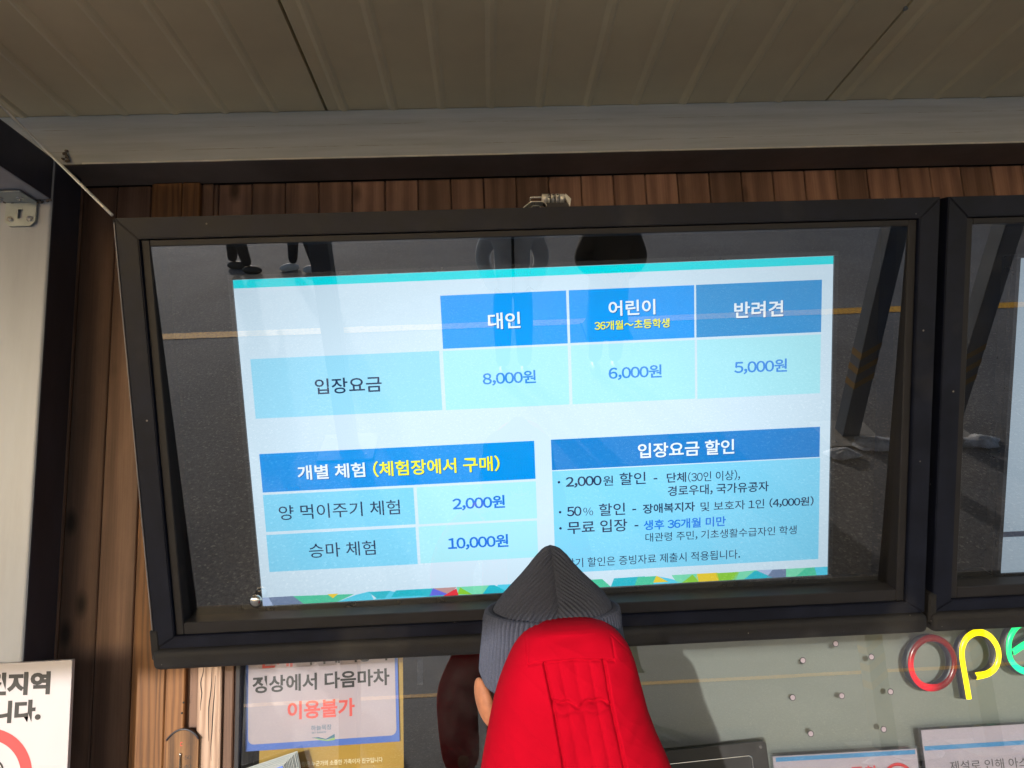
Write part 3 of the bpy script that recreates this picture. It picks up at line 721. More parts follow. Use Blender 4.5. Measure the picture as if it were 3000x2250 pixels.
bm = bmesh.new(); box(bm, -.010, .012, -.002, .040, -.030, .050, bev=.004); build('corner_cap', bm, 'rubber_black', case)
case2 = dup(case, 'second black display case at the right photo edge, its screen mostly outside', (-.845+CW+.020, 1.8, EYE-.3597))
for ch_ in [c for c in bpy.data.objects if c.parent == case2 and c.name.startswith('edge_')]: bpy.data.objects.remove(ch_)
case2['label'] = 'black framed display case cut off by the right photo edge'
# round knob stuck on the first case's glass, lower left of the screen
def case_local(px, py, depth):
    d = ray(px, py); n = Vector((0, -math.cos(CT), -math.sin(CT))); o = case.location - Vector((0, 0, EYE)) - n*depth
    P = d*(o.dot(n)/d.dot(n)) - (case.location-Vector((0, 0, EYE))); c, s = math.cos(CT), math.sin(CT)
    return Vector((P.x, P.y*c+P.z*s, -P.y*s+P.z*c))
kl = case_local(752, 1758, .035)
bm = bmesh.new(); bmesh.ops.create_uvsphere(bm, u_segments=24, v_segments=14, radius=.0165, matrix=Matrix.Diagonal((1, .6, 1, 1))); build('round_knob', bm, 'chrome', case, smooth=True, loc=(kl.x, .028, kl.z))

# ---- monitor with the price list
MS = Matrix.Translation((.1374, 1.73, .1322+EYE)) @ Matrix.Rotation(rad(-.3534), 4, 'Z') @ Matrix.Rotation(rad(-.5750), 4, 'Y') @ Matrix.Rotation(rad(16.0417), 4, 'X')
MWd, MHt = 1.4792, .8320
mon = thing('price_monitor', 'bright price list monitor with blue tables inside the case', 'monitor'); mon.matrix_world = MS
def bezel(parent, W, H, b=.011):
    bm = bmesh.new()
    for d_ in ((-W/2-b, W/2+b, H/2+.001, H/2+b), (-W/2-b, W/2+b, -H/2-b*1.4, -H/2-.001), (-W/2-b, -W/2-.001, -H/2-.0005, H/2+.0005), (W/2+.001, W/2+b, -H/2-.0005, H/2+.0005)):
        box(bm, d_[0], d_[1], -.004, .012, d_[2], d_[3])
    build('bezel', bm, 'bezel_black', parent)
    bm = bmesh.new(); box(bm, -W/2-b, W/2+b, .013, .05, -H/2-b, H/2+b, bev=.004); build('monitor_body', bm, 'bezel_black', parent)
bezel(mon, MWd, MHt)
bm = bmesh.new(); box(bm, -MWd/2, MWd/2, 0, .002, -MHt/2, MHt/2); scr = build('screen', bm, 'sc_white', mon)
MI = MS.inverted()
def sl_(px, py):
    d = ray(px, py); o = MI @ Vector((0, 0, EYE)); dd = MI.to_3x3() @ d; t = -o.y/dd.y; P = o+dd*t; return (P.x, P.z)
CR = {'A': (650, 1200, 2.212), 'B': (1550, 1200, 2212/950), 'C': (1250, 720, 1.7696), 'D': (400, 640, 2212/900)}
def cp_(k, x, y): a, b_, s = CR[k]; return (a+x/s, b_+y/s)
def S(k, x, y): return sl_(*cp_(k, x, y))
gm = ['sc_cyan', 'sc_header', 'sc_header_light', 'sc_cell', 'sc_pale', 'sc_header_dull', 'sc_header_deep', 'sc_cell_light']
def cell(p, q, mi):
    bm = bmesh.new(); rect(bm, p, q, 0); build('table_cell', bm, gm[mi], scr)
def rect(bm, p, q, mi, y=-.0010):
    x0, x1 = sorted((p[0], q[0])); z0, z1 = sorted((p[1], q[1]))
    f = bm.faces.new([bm.verts.new(v) for v in ((x0, y, z0), (x1, y, z0), (x1, y, z1), (x0, y, z1))]); f.material_index = mi
cell((-MWd/2+.0005, MHt/2-.0005), (MWd/2-.0005, MHt/2-.0205), 0)
cell(S('C', 70, 259), S('C', 731, 506), 2); cell(S('C', 736, 231), S('C', 1388, 476), 2); cell(S('C', 1396, 203), S('C', 2044, 447), 5)
cell(S('C', 84, 546), S('C', 740, 822), 4); cell(S('C', 747, 517), S('C', 1391, 792), 4); cell(S('C', 1401, 488), S('C', 2038, 764), 4)
cell(S('D', 820, 1013), sl_(1296, 1201), 7)
cell(S('A', 243, 288), S('A', 2033, 448), 1)
cell(S('A', 266, 553), S('A', 1256, 742), 3); cell(S('A', 1262, 503), S('A', 2043, 703), 4)
cell(S('A', 288, 812), S('A', 1270, 1000), 3); cell(S('A', 1274, 758), S('A', 2050, 955), 4)
cell(S('B', 149, 205), S('B', 1980, 322), 6); cell(S('B', 157, 420), S('B', 1972, 1018), 3)
# strip of coloured triangles along the bottom edge
gm2 = ['sc_lavender', 'sc_slate', 'sc_green', 'sc_mint', 'sc_gold', 'sc_turq', 'sc_sky', 'sc_violet', 'sc_pink', 'sc_red', 'sc_lime']
bm = bmesh.new(); z0 = -MHt/2+.0006; hs = .0235
def tri(us, mi, lev):
    P = [(-MWd/2+.0008+(MWd-.0016)*(x-773)/1651, z0+hs*t) for x, t in us]
    bm = bmesh.new(); bm.faces.new([bm.verts.new((x, -.0010-.0002*lev, z)) for x, z in P]); build('triangle', bm, gm2[mi], scr)
tri([(773, 0), (803, 0), (790, .95), (773, .95)], 0, 0); tri([(800, 0), (888, 0), (860, .95), (790, .95)], 1, 0)
tri([(888, 0), (985, 0), (1035, .8), (860, .95)], 2, 0); tri([(958, .95), (990, .95), (973, .45)], 4, 1)
tri([(985, 0), (1040, .7), (1080, 1), (1090, 0)], 6, 0); tri([(1075, .95), (1140, .95), (1120, .1), (1100, .1)], 5, 1); tri([(1090, 0), (1250, 0), (1140, .9), (1128, .9)], 6, 0)
tri([(1140, .2), (1240, .2), (1200, .95), (1155, .95)], 5, 1); tri([(1230, 0), (1330, 0), (1270, .95), (1190, .95)], 5, 0); tri([(1250, .1), (1310, .1), (1262, .95)], 7, 1)
tri([(1262, .95), (1330, .95), (1310, .1)], 8, 1); tri([(1290, 0), (1335, 0), (1330, .8)], 9, 2)
tri([(1335, 0), (1440, 0), (1430, .95), (1330, .95)], 3, 0); tri([(1332, .1), (1375, 0), (1340, .9)], 10, 1); tri([(1405, 0), (1480, 0), (1440, .95), (1425, .95)], 5, 1)
tri([(1440, 0), (1600, 0), (1600, .9), (1450, .95)], 6, 0); tri([(1600, 0), (1730, 0), (1700, .9), (1600, .9)], 3, 0); tri([(1700, 0), (1780, 0), (1755, .95), (1720, .95)], 2, 1)
tri([(1780, 0), (1900, 0), (1880, 1), (1790, .95)], 5, 0); tri([(1850, 0), (1905, 0), (1915, .95), (1860, .95)], 2, 1); tri([(1905, .2), (1950, .2), (1915, 1)], 4, 2)
tri([(1900, 0), (1990, 0), (1960, .5), (1915, .95)], 6, 0); tri([(1975, 0), (2040, 0), (2035, .95), (1960, .95)], 3, 0); tri([(1990, 0), (2040, .0), (2022, .9)], 10, 1)
tri([(2028, 0), (2100, 0), (2095, .95), (2035, .95)], 4, 0); tri([(2098, 0), (2150, 0), (2160, .9), (2090, .9)], 10, 0); tri([(2140, 0), (2190, 0), (2215, 1), (2155, .9)], 3, 0)
tri([(2175, 0), (2260, 0), (2215, .9), (2205, .9)], 5, 1); tri([(2210, 1), (2270, .95), (2250, 0)], 0, 0); tri([(2240, 0), (2300, 0), (2300, .95), (2260, .95)], 1, 1)
tri([(2298, 0), (2424, 0), (2424, .95), (2300, .95)], 3, 0); tri([(2330, 0), (2400, 0), (2390, .95), (2360, .95)], 2, 1); tri([(2392, 0), (2424, 0), (2424, .95), (2385, .95)], 6, 2)
TX = []                                        # string, crop, xl, yl, xr, yr, height, boldness, ink
def T(*a): TX.append(a)
T('대인', 'C', 320, 434, 487, 427, 85, .019, 'W'); T('어린이', 'C', 943, 366, 1185, 355, 80, .019, 'W'); T('36개월~초등학생', 'C', 870, 440, 1258, 422, 48, .014, 'Y'); T('반려견', 'C', 1593, 378, 1847, 366, 85, .019, 'W')
T('8,000원', 'C', 292, 727, 567, 715, 72, .020, 'L'); T('6,000원', 'C', 943, 697, 1218, 687, 72, .020, 'L'); T('5,000원', 'C', 1593, 668, 1866, 656, 72, .020, 'L')
T('입장요금', 'D', 1290, 1266, 1770, 1247, 113, .012, 'K')
T('개별 체험', 'A', 495, 455, 932, 437, 96, .019, 'W'); T('(체험장에서 구매)', 'A', 985, 436, 1802, 398, 104, .019, 'Y')
T('양 먹이주기 체험', 'A', 375, 715, 1157, 678, 96, .004, 'K'); T('2,000원', 'A', 1497, 655, 1836, 640, 88, .024, 'P'); T('승마 체험', 'A', 570, 960, 1000, 939, 94, .004, 'K'); T('10,000원', 'A', 1468, 912, 1858, 892, 88, .024, 'P')
T('입장요금 할인', 'B', 742, 332, 1398, 300, 102, .019, 'W')
T('2,000', 'B', 250, 534, 495, 524, 76, .022, 'K'); T('원', 'B', 505, 519, 573, 516, 68, .010, 'K'); T('할인', 'B', 617, 514, 795, 506, 84, .010, 'K'); T('단체', 'B', 938, 499, 1070, 492, 68, .018, 'K'); T('(30인 이상),', 'B', 1083, 496, 1437, 480, 72, .005, 'K')
T('경로우대, 국가유공자', 'B', 945, 590, 1632, 560, 72, .014, 'K')
T('50', 'B', 258, 727, 358, 723, 66, .018, 'K'); T('%', 'B', 370, 722, 437, 719, 54, .0, 'K'); T('할인', 'B', 477, 724, 655, 716, 84, .010, 'K'); T('장애복지자', 'B', 775, 709, 1130, 692, 66, .020, 'K'); T('및 보호자 1인', 'B', 1168, 693, 1602, 672, 64, .005, 'K'); T('(4,000원)', 'B', 1637, 668, 1938, 655, 66, .018, 'K')
T('무료 입장', 'B', 262, 847, 670, 829, 86, .012, 'K'); T('생후 36개월 미만', 'B', 780, 820, 1340, 794, 68, .020, 'P'); T('대관령 주민, 기초생활수급자인 학생', 'B', 793, 900, 1822, 852, 62, .003, 'K'); T('상기 할인은 증빙자료 제출시 적용됩니다.', 'B', 250, 1078, 1437, 1014, 64, .003, 'K')
inks = ['sc_textwhite', 'sc_yellow', 'sc_dark', 'sc_price', 'sc_price_light', 'sc_shadow']; II = dict(W=0, Y=1, K=2, P=3, L=4)
for s, k, xl, yl, xr, yr, h, bold, ink in TX:
    bm = bmesh.new()
    a = S(k, xl, yl); b_ = S(k, xr, yr); c = S(k, xl, yl-h); hh = c[1]-a[1]; zz = (a[1]+b_[1])/2; aa = (a[0], zz)
    if ink in 'WY': put_text(bm, s, (aa[0]+.0016, aa[1]-.0018), (b_[0]-a[0], 0), (0, hh), -.0016, bold, 5)
    put_text(bm, s, aa, (b_[0]-a[0], 0), (0, hh), -.0022, bold, II[ink]); build('lettering', bm, inks, scr)
for x, y in ((203, 494), (211, 698), (214, 808)):
    bm = bmesh.new(); c = S('B', x, y); f = bm.faces.new([bm.verts.new((c[0]+.0034*math.cos(t*.4488), -.0022, c[1]+.0034*math.sin(t*.4488))) for t in range(14)]); f.material_index = 2; build('bullet_mark', bm, inks, scr)
for x0, x1, y in ((848, 874, 470), (703, 730, 680), (718, 745, 790)): 
    bm = bmesh.new(); p = S('B', x0, y-4); q = S('B', x1, y+4); rect(bm, p, q, 2, -.0022); build('dash_mark', bm, inks, scr)

# second monitor, screen showing only at the photo edge
mon2 = thing('monitor', 'grey-blue lit monitor in the case cut off at the right', 'monitor')
mon2.matrix_world = Matrix.Translation((2.095, 1.735, .1222+EYE)) @ Matrix.Rotation(rad(16.0), 4, 'X')
bezel(mon2, MWd, MHt)
bm = bmesh.new(); box(bm, -MWd/2, MWd/2, 0, .002, -MHt/2, MHt/2); s2 = build('screen', bm, 'sc_dull', mon2)
bm = bmesh.new(); rect(bm, (-MWd/2+.001, -MHt/2+.10), (MWd/2-.001, -MHt/2+.115), 0); build('screen_band', bm, 'sc_dull_dark', s2)

# ---- combination padlock and hasp on top of the case
A0 = onY(1528, 616, 1.56)
hz = EYE+.6525
hp = thing('hasp', 'bent metal hasp fixed on top of the display case', 'hasp', (onY(1530, 615, 1.545).x, 1.545, hz))
def strip(bm, pts, wy, th):
    n = len(pts); rows = []
    for i, (x, z) in enumerate(pts):
        a = Vector((pts[max(i-1, 0)])); b_ = Vector((pts[min(i+1, n-1)])); t = (b_-a).normalized(); nn = Vector((-t.y, t.x))*th/2
        rows.append([bm.verts.new((x+sx*nn.x, sy, z+sx*nn.y)) for sx in (-1, 1) for sy in (0, wy)])
    for r, s in zip(rows, rows[1:]):
        for i, j in ((0, 1), (1, 3), (3, 2), (2, 0)): bm.faces.new((r[i], r[j], s[j], s[i]))
    bm.faces.new([rows[0][i] for i in (0, 1, 3, 2)]); bm.faces.new([rows[-1][i] for i in (0, 2, 3, 1)])
mpp = 1.545/F*1.02
def hk(x, y): return ((1500+x/10.05-1530)*mpp, -(540+y/10.05-616)*mpp*1.0)   # padlock crop -> local metres
bm = bmesh.new(); strip(bm, [hk(400, 745), hk(540, 735), hk(630, 640), hk(820, 640), hk(900, 725), hk(1050, 728)], .022, .0022); build('hasp_bridge', bm, 'chrome', hp)
bm = bmesh.new(); strip(bm, [hk(270, 735), hk(430, 600), hk(610, 490), hk(930, 490), hk(1010, 520), hk(1060, 620)], .026, .0014); build('hasp_plate', bm, 'lock_body', hp, loc=(0, .002, 0))
bm = bmesh.new(); q = hk(690, 600); bmesh.ops.create_cone(bm, cap_ends=True, segments=12, radius1=.0018, radius2=.0018, depth=.016, matrix=Matrix.Translation((q[0], .008, q[1]))); build('hasp_pin', bm, 'chrome', hp)
pl_ = thing('padlock', 'silver combination padlock with black dial gaps lying on the hasp', 'padlock', hp.location.copy()+Vector((0, -.006, 0)))
x0, z1 = hk(925, 235); x1, z0 = hk(1610, 505)
zc = (z0+z1)/2; rr = (z1-z0)/2
bm = bmesh.new(); tube(bm, [(x0, .014, zc+.001), (hk(1085, 0)[0], .014, zc)], rr, 28); build('lock_collar', bm, 'lock_body', pl_); bm = bmesh.new(); tube(bm, [(hk(1470, 0)[0], .014, zc-.0005), (x1, .014, zc-.001)], rr, 28)
build('lock_body', bm, 'lock_body', pl_)
bm = bmesh.new()   # flat wedge shaped base and angled end
prism(bm, [(x0+.002, zc-.002), (x1, zc+rr*.9), (hk(1810, 440)[0], hk(1810, 440)[1]), (hk(1755, 680)[0], hk(1755, 680)[1]), (hk(1080, 640)[0], hk(1080, 640)[1]), (x0+.002, hk(930, 500)[1])], .014, .028)
build('lock_base', bm, 'lock_dark', pl_)
bm = bmesh.new(); e = [hk(1612, 350), hk(1650, 262), hk(1815, 440), hk(1765, 680)]; prism(bm, [e[0], e[1], e[2], e[3]], .006, .0135); build('lock_end', bm, 'lock_body', pl_)
dxs = (1090, 1180, 1230, 1330, 1370, 1470)
for i in range(3):
    xa, xb = hk((1092, 1215, 1345)[i], 0)[0], hk((1185, 1320, 1465)[i], 0)[0]
    bm = bmesh.new(); tube(bm, [(xa, .014, zc), (xb-.0012, .014, zc)], rr*1.01, 28); dl = build('dial', bm, 'lock_body', pl_)
    bm = bmesh.new(); tube(bm, [(xb-.0011, .014, zc), (xb, .014, zc)], rr*.92, 28); build('dial_gap', bm, 'lock_dark', dl)
    bm = bmesh.new()
    for j, ch_ in enumerate(('45', '54', '54')[i]):
        vs_, fs_ = text_mesh_plain(ch_, .03); xm = (xa+xb)/2; zz = zc - rr*.55 + j*rr*.75
        V = []
        for a, b_ in vs_:           # numerals stand sideways round the dial
            z = zz + a*rr*.55; x = xm + .0028 - b_*.0056; yq = .014 - math.sqrt(max(0, (rr*1.06)**2-(z-zc)**2)); V.append(bm.verts.new((x, yq, z)))
        for f in fs_:
            try: bm.faces.new([V[t] for t in f])
            except ValueError: pass
    build('dial_number', bm, 'lock_dark', dl)
bm = bmesh.new(); sa = [hk(925, 350), hk(640, 345), hk(575, 365), hk(560, 410), hk(600, 455), hk(680, 470)]
tube(bm, smooth_path([(x, .010 if i < 3 else .016, z) for i, (x, z) in enumerate(sa)], 5), .0022, 10); build('shackle', bm, 'chrome', pl_, smooth=True)

# ---- white sign board at lower left, fixed to the post
SY = 1.838
sg = thing('warning_sign', 'white warning sign with black Korean lettering and red ring at lower left', 'sign', (onY(212, 1933, SY).x, SY, onY(212, 1933, SY).z)); sg.rotation_euler.y = -rad(.4)
bm = bmesh.new(); box(bm, -.62, 0, 0, .012, -.75, 0, bev=.0008); build('sign_board', bm, 'sign_white', sg)
bm = bmesh.new(); sheet_text(bm, sg, '전지역', SY, -46, 2040, 146, 2034, 68, -.0006, .05); build('sign_lettering', bm, 'ink_black', sg); bm = bmesh.new(); sheet_text(bm, sg, '입니다.', SY, -86, 2124, 119, 2114, 66, -.0006, .05); build('sign_lettering', bm, 'ink_black', sg); bm = bmesh.new()
c_ = ploc(sg, -4, 2252, SY); tube(bm, [(c_[0]+.020*math.cos(a)-.01, -.0006, c_[1]+.022*math.sin(a)-.004) for a in [k*.3 for k in range(12)]], .0022, 6)
for v in bm.verts: v.co.y = max(-.0012, min(-.0006, v.co.y))
build('sign_symbol', bm, 'ink_black', sg)
bm = bmesh.new(); c_ = ploc(sg, -52, 2285, SY); mr_ = SY/F
ro, ri = 130*mr_, 101*mr_; A_, B_ = [], []
for k in range(64):
    a = k*2*math.pi/64; A_.append(bm.verts.new((c_[0]+ro*math.cos(a), -.0006, c_[1]+ro*math.sin(a)))); B_.append(bm.verts.new((c_[0]+ri*math.cos(a), -.0006, c_[1]+ri*math.sin(a))))
for k in range(64): bm.faces.new((A_[k], A_[(k+1) % 64], B_[(k+1) % 64], B_[k]))
build('red_ring', bm, 'ink_red', sg)

# ---- wooden thermometer on the trim board
TY = 2.013
a = onY(491, 2175, TY); b_ = onY(583, 2175, TY); top = onY(540, 2136, TY).z
th = thing('wall_thermometer', 'weathered wooden wall thermometer with rounded top and printed scale', 'thermometer', ((a.x+b_.x)/2, TY, top-.30))
hw = (b_.x-a.x)/2
bm = bmesh.new(); pts = [(-hw, 0), (hw, 0), (hw, .300-.026)]
for k in range(13): t_ = rad(50+80*k/12); pts.append((hw*1.02*math.cos(t_)/math.cos(rad(50)), .300-.026+.026*(math.sin(t_)-math.sin(rad(50)))/(1-math.sin(rad(50)))))
pts.append((-hw, .300-.026)); prism(bm, pts, -.004, .012); build('thermometer_board', bm, 'thermo_wood', th)
bm = bmesh.new(); tube(bm, [(x, -.004, z+.001) for x, z in pts[2:]], .0028, 8); build('top_edge', bm, 'lock_dark', th)
bm = bmesh.new(); tube(bm, [(-.004, -.0065, .02), (-.004, -.0065, .236)], .0026, 10); bmesh.ops.create_uvsphere(bm, u_segments=12, v_segments=8, radius=.0040, matrix=Matrix.Translation((-.004, -.0065, .238))); build('glass_tube', bm, 'chrome', th, smooth=True)
bm = bmesh.new()
for v_, z in (('50', .228), ('40', .205), ('30', .182)):
    put_text(bm, v_, (.006, z-.004), (.0185, 0), (0, .0095), -.0046, 0)
    rect(bm, (.000, z), (.0045, z+.0006), 0, -.0046)
for k in range(30): rect(bm, (.000, .228-.0023*k), (.0022, .2284-.0023*k), 0, -.0045)
build('scale_print', bm, 'ink_black', th)
bm = bmesh.new(); put_text(bm, 'C', (-.0065, .258), (.006, 0), (0, .011), -.0046, .01); build('scale_letter', bm, 'ink_red', th)

# ================================================================== CANOPY FRONT POSTS (seen mirrored in the glass)
def front_post(x, y, label, stripes=3):
    t = thing('canopy_post', label, 'post', (x, y, 0), group='navy canopy posts at the front edge')
    B('post_column', 'post_navy', (-.065, .065, -.065, .065, .012, CZ-.135), t, .004)
    B('base_plate', 'concrete', (-.21, .21, -.19, .19, .0, .011), t, .003)
    for k in range(stripes):
        z = .42+.12*k; bm = bmesh.new()
        prism(bm, [(-.0653, z), (.0653, z+.09), (.0653, z+.14), (-.0653, z+.05)], -.0663, .0663); build('hazard_stripe', bm, 'hazard_yellow', t)
    for sx in (-1, 1):
        for sy in (-1, 1):
            bolt(t, (sx*.15, sy*.13, .011), (0, 0, 0))
    return t
front_post(-1.08, -1.38, 'navy canopy post standing at the left end of the canopy front', 0)
front_post(2.78, -1.30, 'navy canopy post at the right with hazard stripes and most snow')
front_post(3.50, -1.22, 'farthest right navy canopy post with hazard stripes')
def snow_heap(cx, cy, s, seed, label):
    bm = bmesh.new(); rr_ = random.Random(seed); n = 26; R = []
    for i in range(9):
        row = []
        for k in range(n):
            a = 2*math.pi*k/n; q = i/8; rad_ = s*q*(1+.35*noise.noise((math.cos(a)*1.7+seed, math.sin(a)*1.7, 0)))
            h = .045*(1-q**1.5)*(1+.6*noise.noise((math.cos(a)*q*4, math.sin(a)*q*4, seed)))
            row.append(bm.verts.new((rad_*math.cos(a), rad_*math.sin(a)*.7, max(.001, h))))
        R.append(row)
    for a_, b__ in zip(R[1:], R[2:]):
        for k in range(n): bm.faces.new((a_[k], a_[(k+1) % n], b__[(k+1) % n], b__[k]))
    bm.faces.new(R[1]); bmesh.ops.delete(bm, geom=[v for v in R[0]], context='VERTS')
    tag(build('snow_patch', bm, 'snow', smooth=True, loc=(cx, cy, .012)), label, 'snow', 'snow patches by the posts')
snow_heap(2.92, -1.12, .17, 2, 'patch of old snow lying on the hazard striped post base'); snow_heap(2.60, -1.00, .12, 5, 'small patch of snow in front of the right post'); snow_heap(3.72, -1.1, .14, 8, 'patch of dirty snow beside the farthest right post')

# ================================================================== PEOPLE
def skin_mesh(name, chains, mat, parent, sub=1, root=None):
    """chains: lists of (x,y,z,r); points repeated between chains are shared joints."""
    V, E, R, ix = [], [], [], {}
    for ch in chains:
        pr_ = None
        for x, y, z, r in ch:
            k = (round(x, 4), round(y, 4), round(z, 4))
            if k not in ix: ix[k] = len(V); V.append((x, y, z)); R.append(r)
            i = ix[k]
            if pr_ is not None and pr_ != i: E.append((pr_, i))
            pr_ = i
    me = bpy.data.meshes.new(name); me.from_pydata(V, E, []); me.update()
    o = bpy.data.objects.new(name, me); COL.objects.link(o)
    o.modifiers.new('skin', 'SKIN')
    for i, r in enumerate(R):
        s_ = me.skin_vertices[0].data[i]; s_.radius = (r, r) if not isinstance(r, tuple) else r
        s_.use_root = (i == (root or 0))
    sm = o.modifiers.new('sub', 'SUBSURF'); sm.levels = sub; sm.render_levels = sub
    bpy.context.view_layer.update()
    em = bpy.data.meshes.new_from_object(o.evaluated_get(bpy.context.evaluated_depsgraph_get()))
    bpy.data.objects.remove(o); bpy.data.meshes.remove(me)
    em.materials.clear(); em.shade_smooth()
    return link(name, em, mat, parent)
def ellipsoid(name, mat, c, r, parent, seg=28, fn=None):
    bm = bmesh.new(); bmesh.ops.create_uvsphere(bm, u_segments=seg, v_segments=seg*2//3, radius=1)
    for v in bm.verts:
        if fn: fn(v.co)
        v.co = Vector((c[0]+v.co.x*r[0], c[1]+v.co.y*r[1], c[2]+v.co.z*r[2]))
    return build(name, bm, mat, parent, smooth=True)
def hand_chains(w, d, up, side, s=1.0, curl=.5):
    """w wrist, d direction, up palm normal, side +-1 thumb side"""
    w, d, up = Vector(w), Vector(d).normalized(), Vector(up).normalized(); sd = d.cross(up).normalized()*side
    ch = []; palm = w + d*.045*s; out = []
    P = lambda q, r: (q.x, q.y, q.z, r)
    out.append([P(w, .024*s), P(palm, .030*s)])
    for k, (off, ln) in enumerate(((.028, .066), (.010, .076), (-.008, .070), (-.026, .056))):
        b_ = palm + sd*off*s + d*.030*s; c = b_ + (d*.9-up*curl*.5).normalized()*ln*.5*s; e_ = c + (d*.6-up*curl*1.3).normalized()*ln*.5*s
        out.append([P(palm, .030*s), P(b_, .0105*s), P(c, .0090*s), P(e_, .0075*s)])
    t1 = w + d*.022*s + sd*.030*s; t2 = t1 + (d*.6+sd*.8).normalized()*.034*s; t3 = t2 + (d*.9+sd*.2-up*.3).normalized()*.026*s
    out.append([P(w, .024*s), P(t1, .0125*s), P(t2, .0105*s), P(t3, .0085*s)])
    return out
def person(loc, rz, label, H=1.7, jacket='cloth_grey', trousers='cloth_navy', shoes='shoe_black', arms='pockets', stride=0, longcoat=False, hair='hair_black', bulk=1.0, strap=None):
    """stands facing local -Y"""
    s = H/1.7
    t = thing('person', label, 'person', loc, (0, 0, rz), 'people standing and walking in front of the booth')
    sh = 1.40*s; hp_ = .90*s
    legs = []
    for sd in (-1, 1):
        st = stride*sd
        legs.append([(0, 0, hp_, .12*s), (sd*.09*s, 0, hp_-.05*s, .085*s), (sd*.095*s, -st*.45-.02*s*(stride == 0), .48*s, .058*s), (sd*.10*s, -st*.75, .09*s, .042*s)])
    if arms == 'pockets':
        A = lambda sd: [(0, 0, sh-.03*s, .11*s), (sd*.17*s, .01, sh-.04*s, .060*s), (sd*.265*s, .05*s, 1.12*s, .048*s), (sd*.19*s, -.10*s, .93*s, .040*s), (sd*.15*s, -.13*s, .88*s, .036*s)]
    elif arms == 'front':
        A = lambda sd: [(0, 0, sh-.03*s, .11*s), (sd*.17*s, .01, sh-.04*s, .060*s), (sd*.27*s, -.04*s, 1.12*s, .050*s), (sd*.10*s, -.26*s, 1.05*s, .038*s)]
    else:
        A = lambda sd: [(0, 0, sh-.03*s, .11*s), (sd*.17*s, .01, sh-.04*s, .060*s), (sd*.25*s, .02*s+.12*stride*sd, 1.10*s, .047*s), (sd*.23*s, -.05*s+.3*stride*sd, .86*s, .036*s)]
    body = [[(0, 0, hp_, .12*s), (0, 0, 1.12*s, .115*s), (0, 0, sh-.03*s, .11*s), (0, 0, 1.46*s, .055*s), (0, -.02*s, 1.53*s, .055*s)]]
    bc = [[(x, y, z, r*.86) for x, y, z, r in ch] for ch in body+legs+[A(-1), A(1)]]
    for sd in (-1, 1):
        last = A(sd)[-1]; prev = A(sd)[-2]; d_ = Vector(last[:3])-Vector(prev[:3])
        if arms != 'pockets': bc += [[(last[0], last[1], last[2], last[3]*.86), (last[0]+d_.normalized().x*.03, last[1]+d_.normalized().y*.03, last[2]+d_.normalized().z*.03, .026*s)]] + [c for c in hand_chains(Vector(last[:3])+d_.normalized()*.03, d_, (0, -1, .2) if arms != 'front' else (0, 0, 1), -sd, s)]
    skin_mesh('body', bc, 'skin', t, 1)
    hc = (0, -.03*s, 1.60*s)
    def headf(c):
        if c.z < 0: c.x *= 1+.28*c.z; c.y = c.y*(1+.12*c.z)
    hd = ellipsoid('head', 'skin', hc, (.076*s, .096*s, .118*s), t, 28, headf)
    for sd in (-1, 1): ellipsoid('ear', 'skin', (sd*.078*s, -.022*s, 1.595*s), (.010*s, .018*s, .030*s), hd, 12)
    ellipsoid('nose', 'skin', (0, -.128*s, 1.585*s), (.013*s, .018*s, .022*s), hd, 12)
    for sd in (-1, 1): ellipsoid('eye', 'hair_black', (sd*.030*s, -.112*s, 1.607*s), (.012*s, .008*s, .005*s), hd, 10)
    ellipsoid('mouth', 'ink_pale_red', (0, -.113*s, 1.545*s), (.021*s, .008*s, .005*s), hd, 10)
    def hairf(c):
        if c.y < -.55 and c.z < .45: c.y *= .80
        if c.z < -.25: c.z = -.25+(c.z+.25)*.2
    ellipsoid('hair', hair, (0, -.018*s, 1.622*s), (.083*s, .102*s, .112*s), t, 28, hairf)
    b = bulk
    jk = [[(0, 0, (.62 if longcoat else .80)*s, .155*s*b), (0, 0, .95*s, .150*s*b), (0, 0, 1.15*s, .148*s*b), (0, 0, sh-.05*s, .135*s*b), (0, 0, 1.455*s, .072*s)]]
    for sd in (-1, 1):
        a_ = A(sd); jk.append([(0, 0, sh-.05*s, .135*s*b)] + [(x, y, z, r*1.38*b) for x, y, z, r in a_[1:]])
    if longcoat: jk.insert(0, [(0, 0, .62*s, .155*s*b), (0, 0, .42*s, .165*s*b)])
    skin_mesh('jacket', jk, jacket, t, 2)
    for ch in legs: skin_mesh('trouser_leg', [[(x, y, z, r*(1.15 if z > .6 else 1.55)) for x, y, z, r in ch]], trousers, t, 2)
    for sd in (-1, 1):
        st = stride*sd
        ellipsoid('shoe', shoes, (sd*.10*s, -st*.75-.05*s, .045*s), (.052*s, .140*s, .060*s), t, 18, lambda c: setattr(c, 'z', max(c.z, -.8)))
    if strap:
        bm = bmesh.new(); box(bm, -.012, .012, -.168*s*b, -.150*s*b, .85*s, 1.42*s, bev=.002); build('jacket_zip', bm, strap, t)
    return t
person((.25, -2.55, 0), rad(180), 'person in light grey puffer jacket, hands in pockets, dark zip down the front', 1.70, 'cloth_grey', 'cloth_navy', arms='pockets', bulk=1.12, strap='cloth_black')
person((1.10, -2.60, 0), rad(180), 'person in long black padded coat with both hands held in front', 1.62, 'cloth_black', 'cloth_black', arms='front', longcoat=True, bulk=1.35)
person((-3.35, -6.2, 0), rad(100), 'person in black trousers and black shoes walking across the asphalt', 1.72, 'cloth_black', 'cloth_black', arms='down', stride=.22)
person((-2.45, -6.1, 0), rad(255), 'person in dark trousers and white sneakers walking across the asphalt', 1.66, 'cloth_navy', 'cloth_navy', 'shoe_white', arms='down', stride=.20)

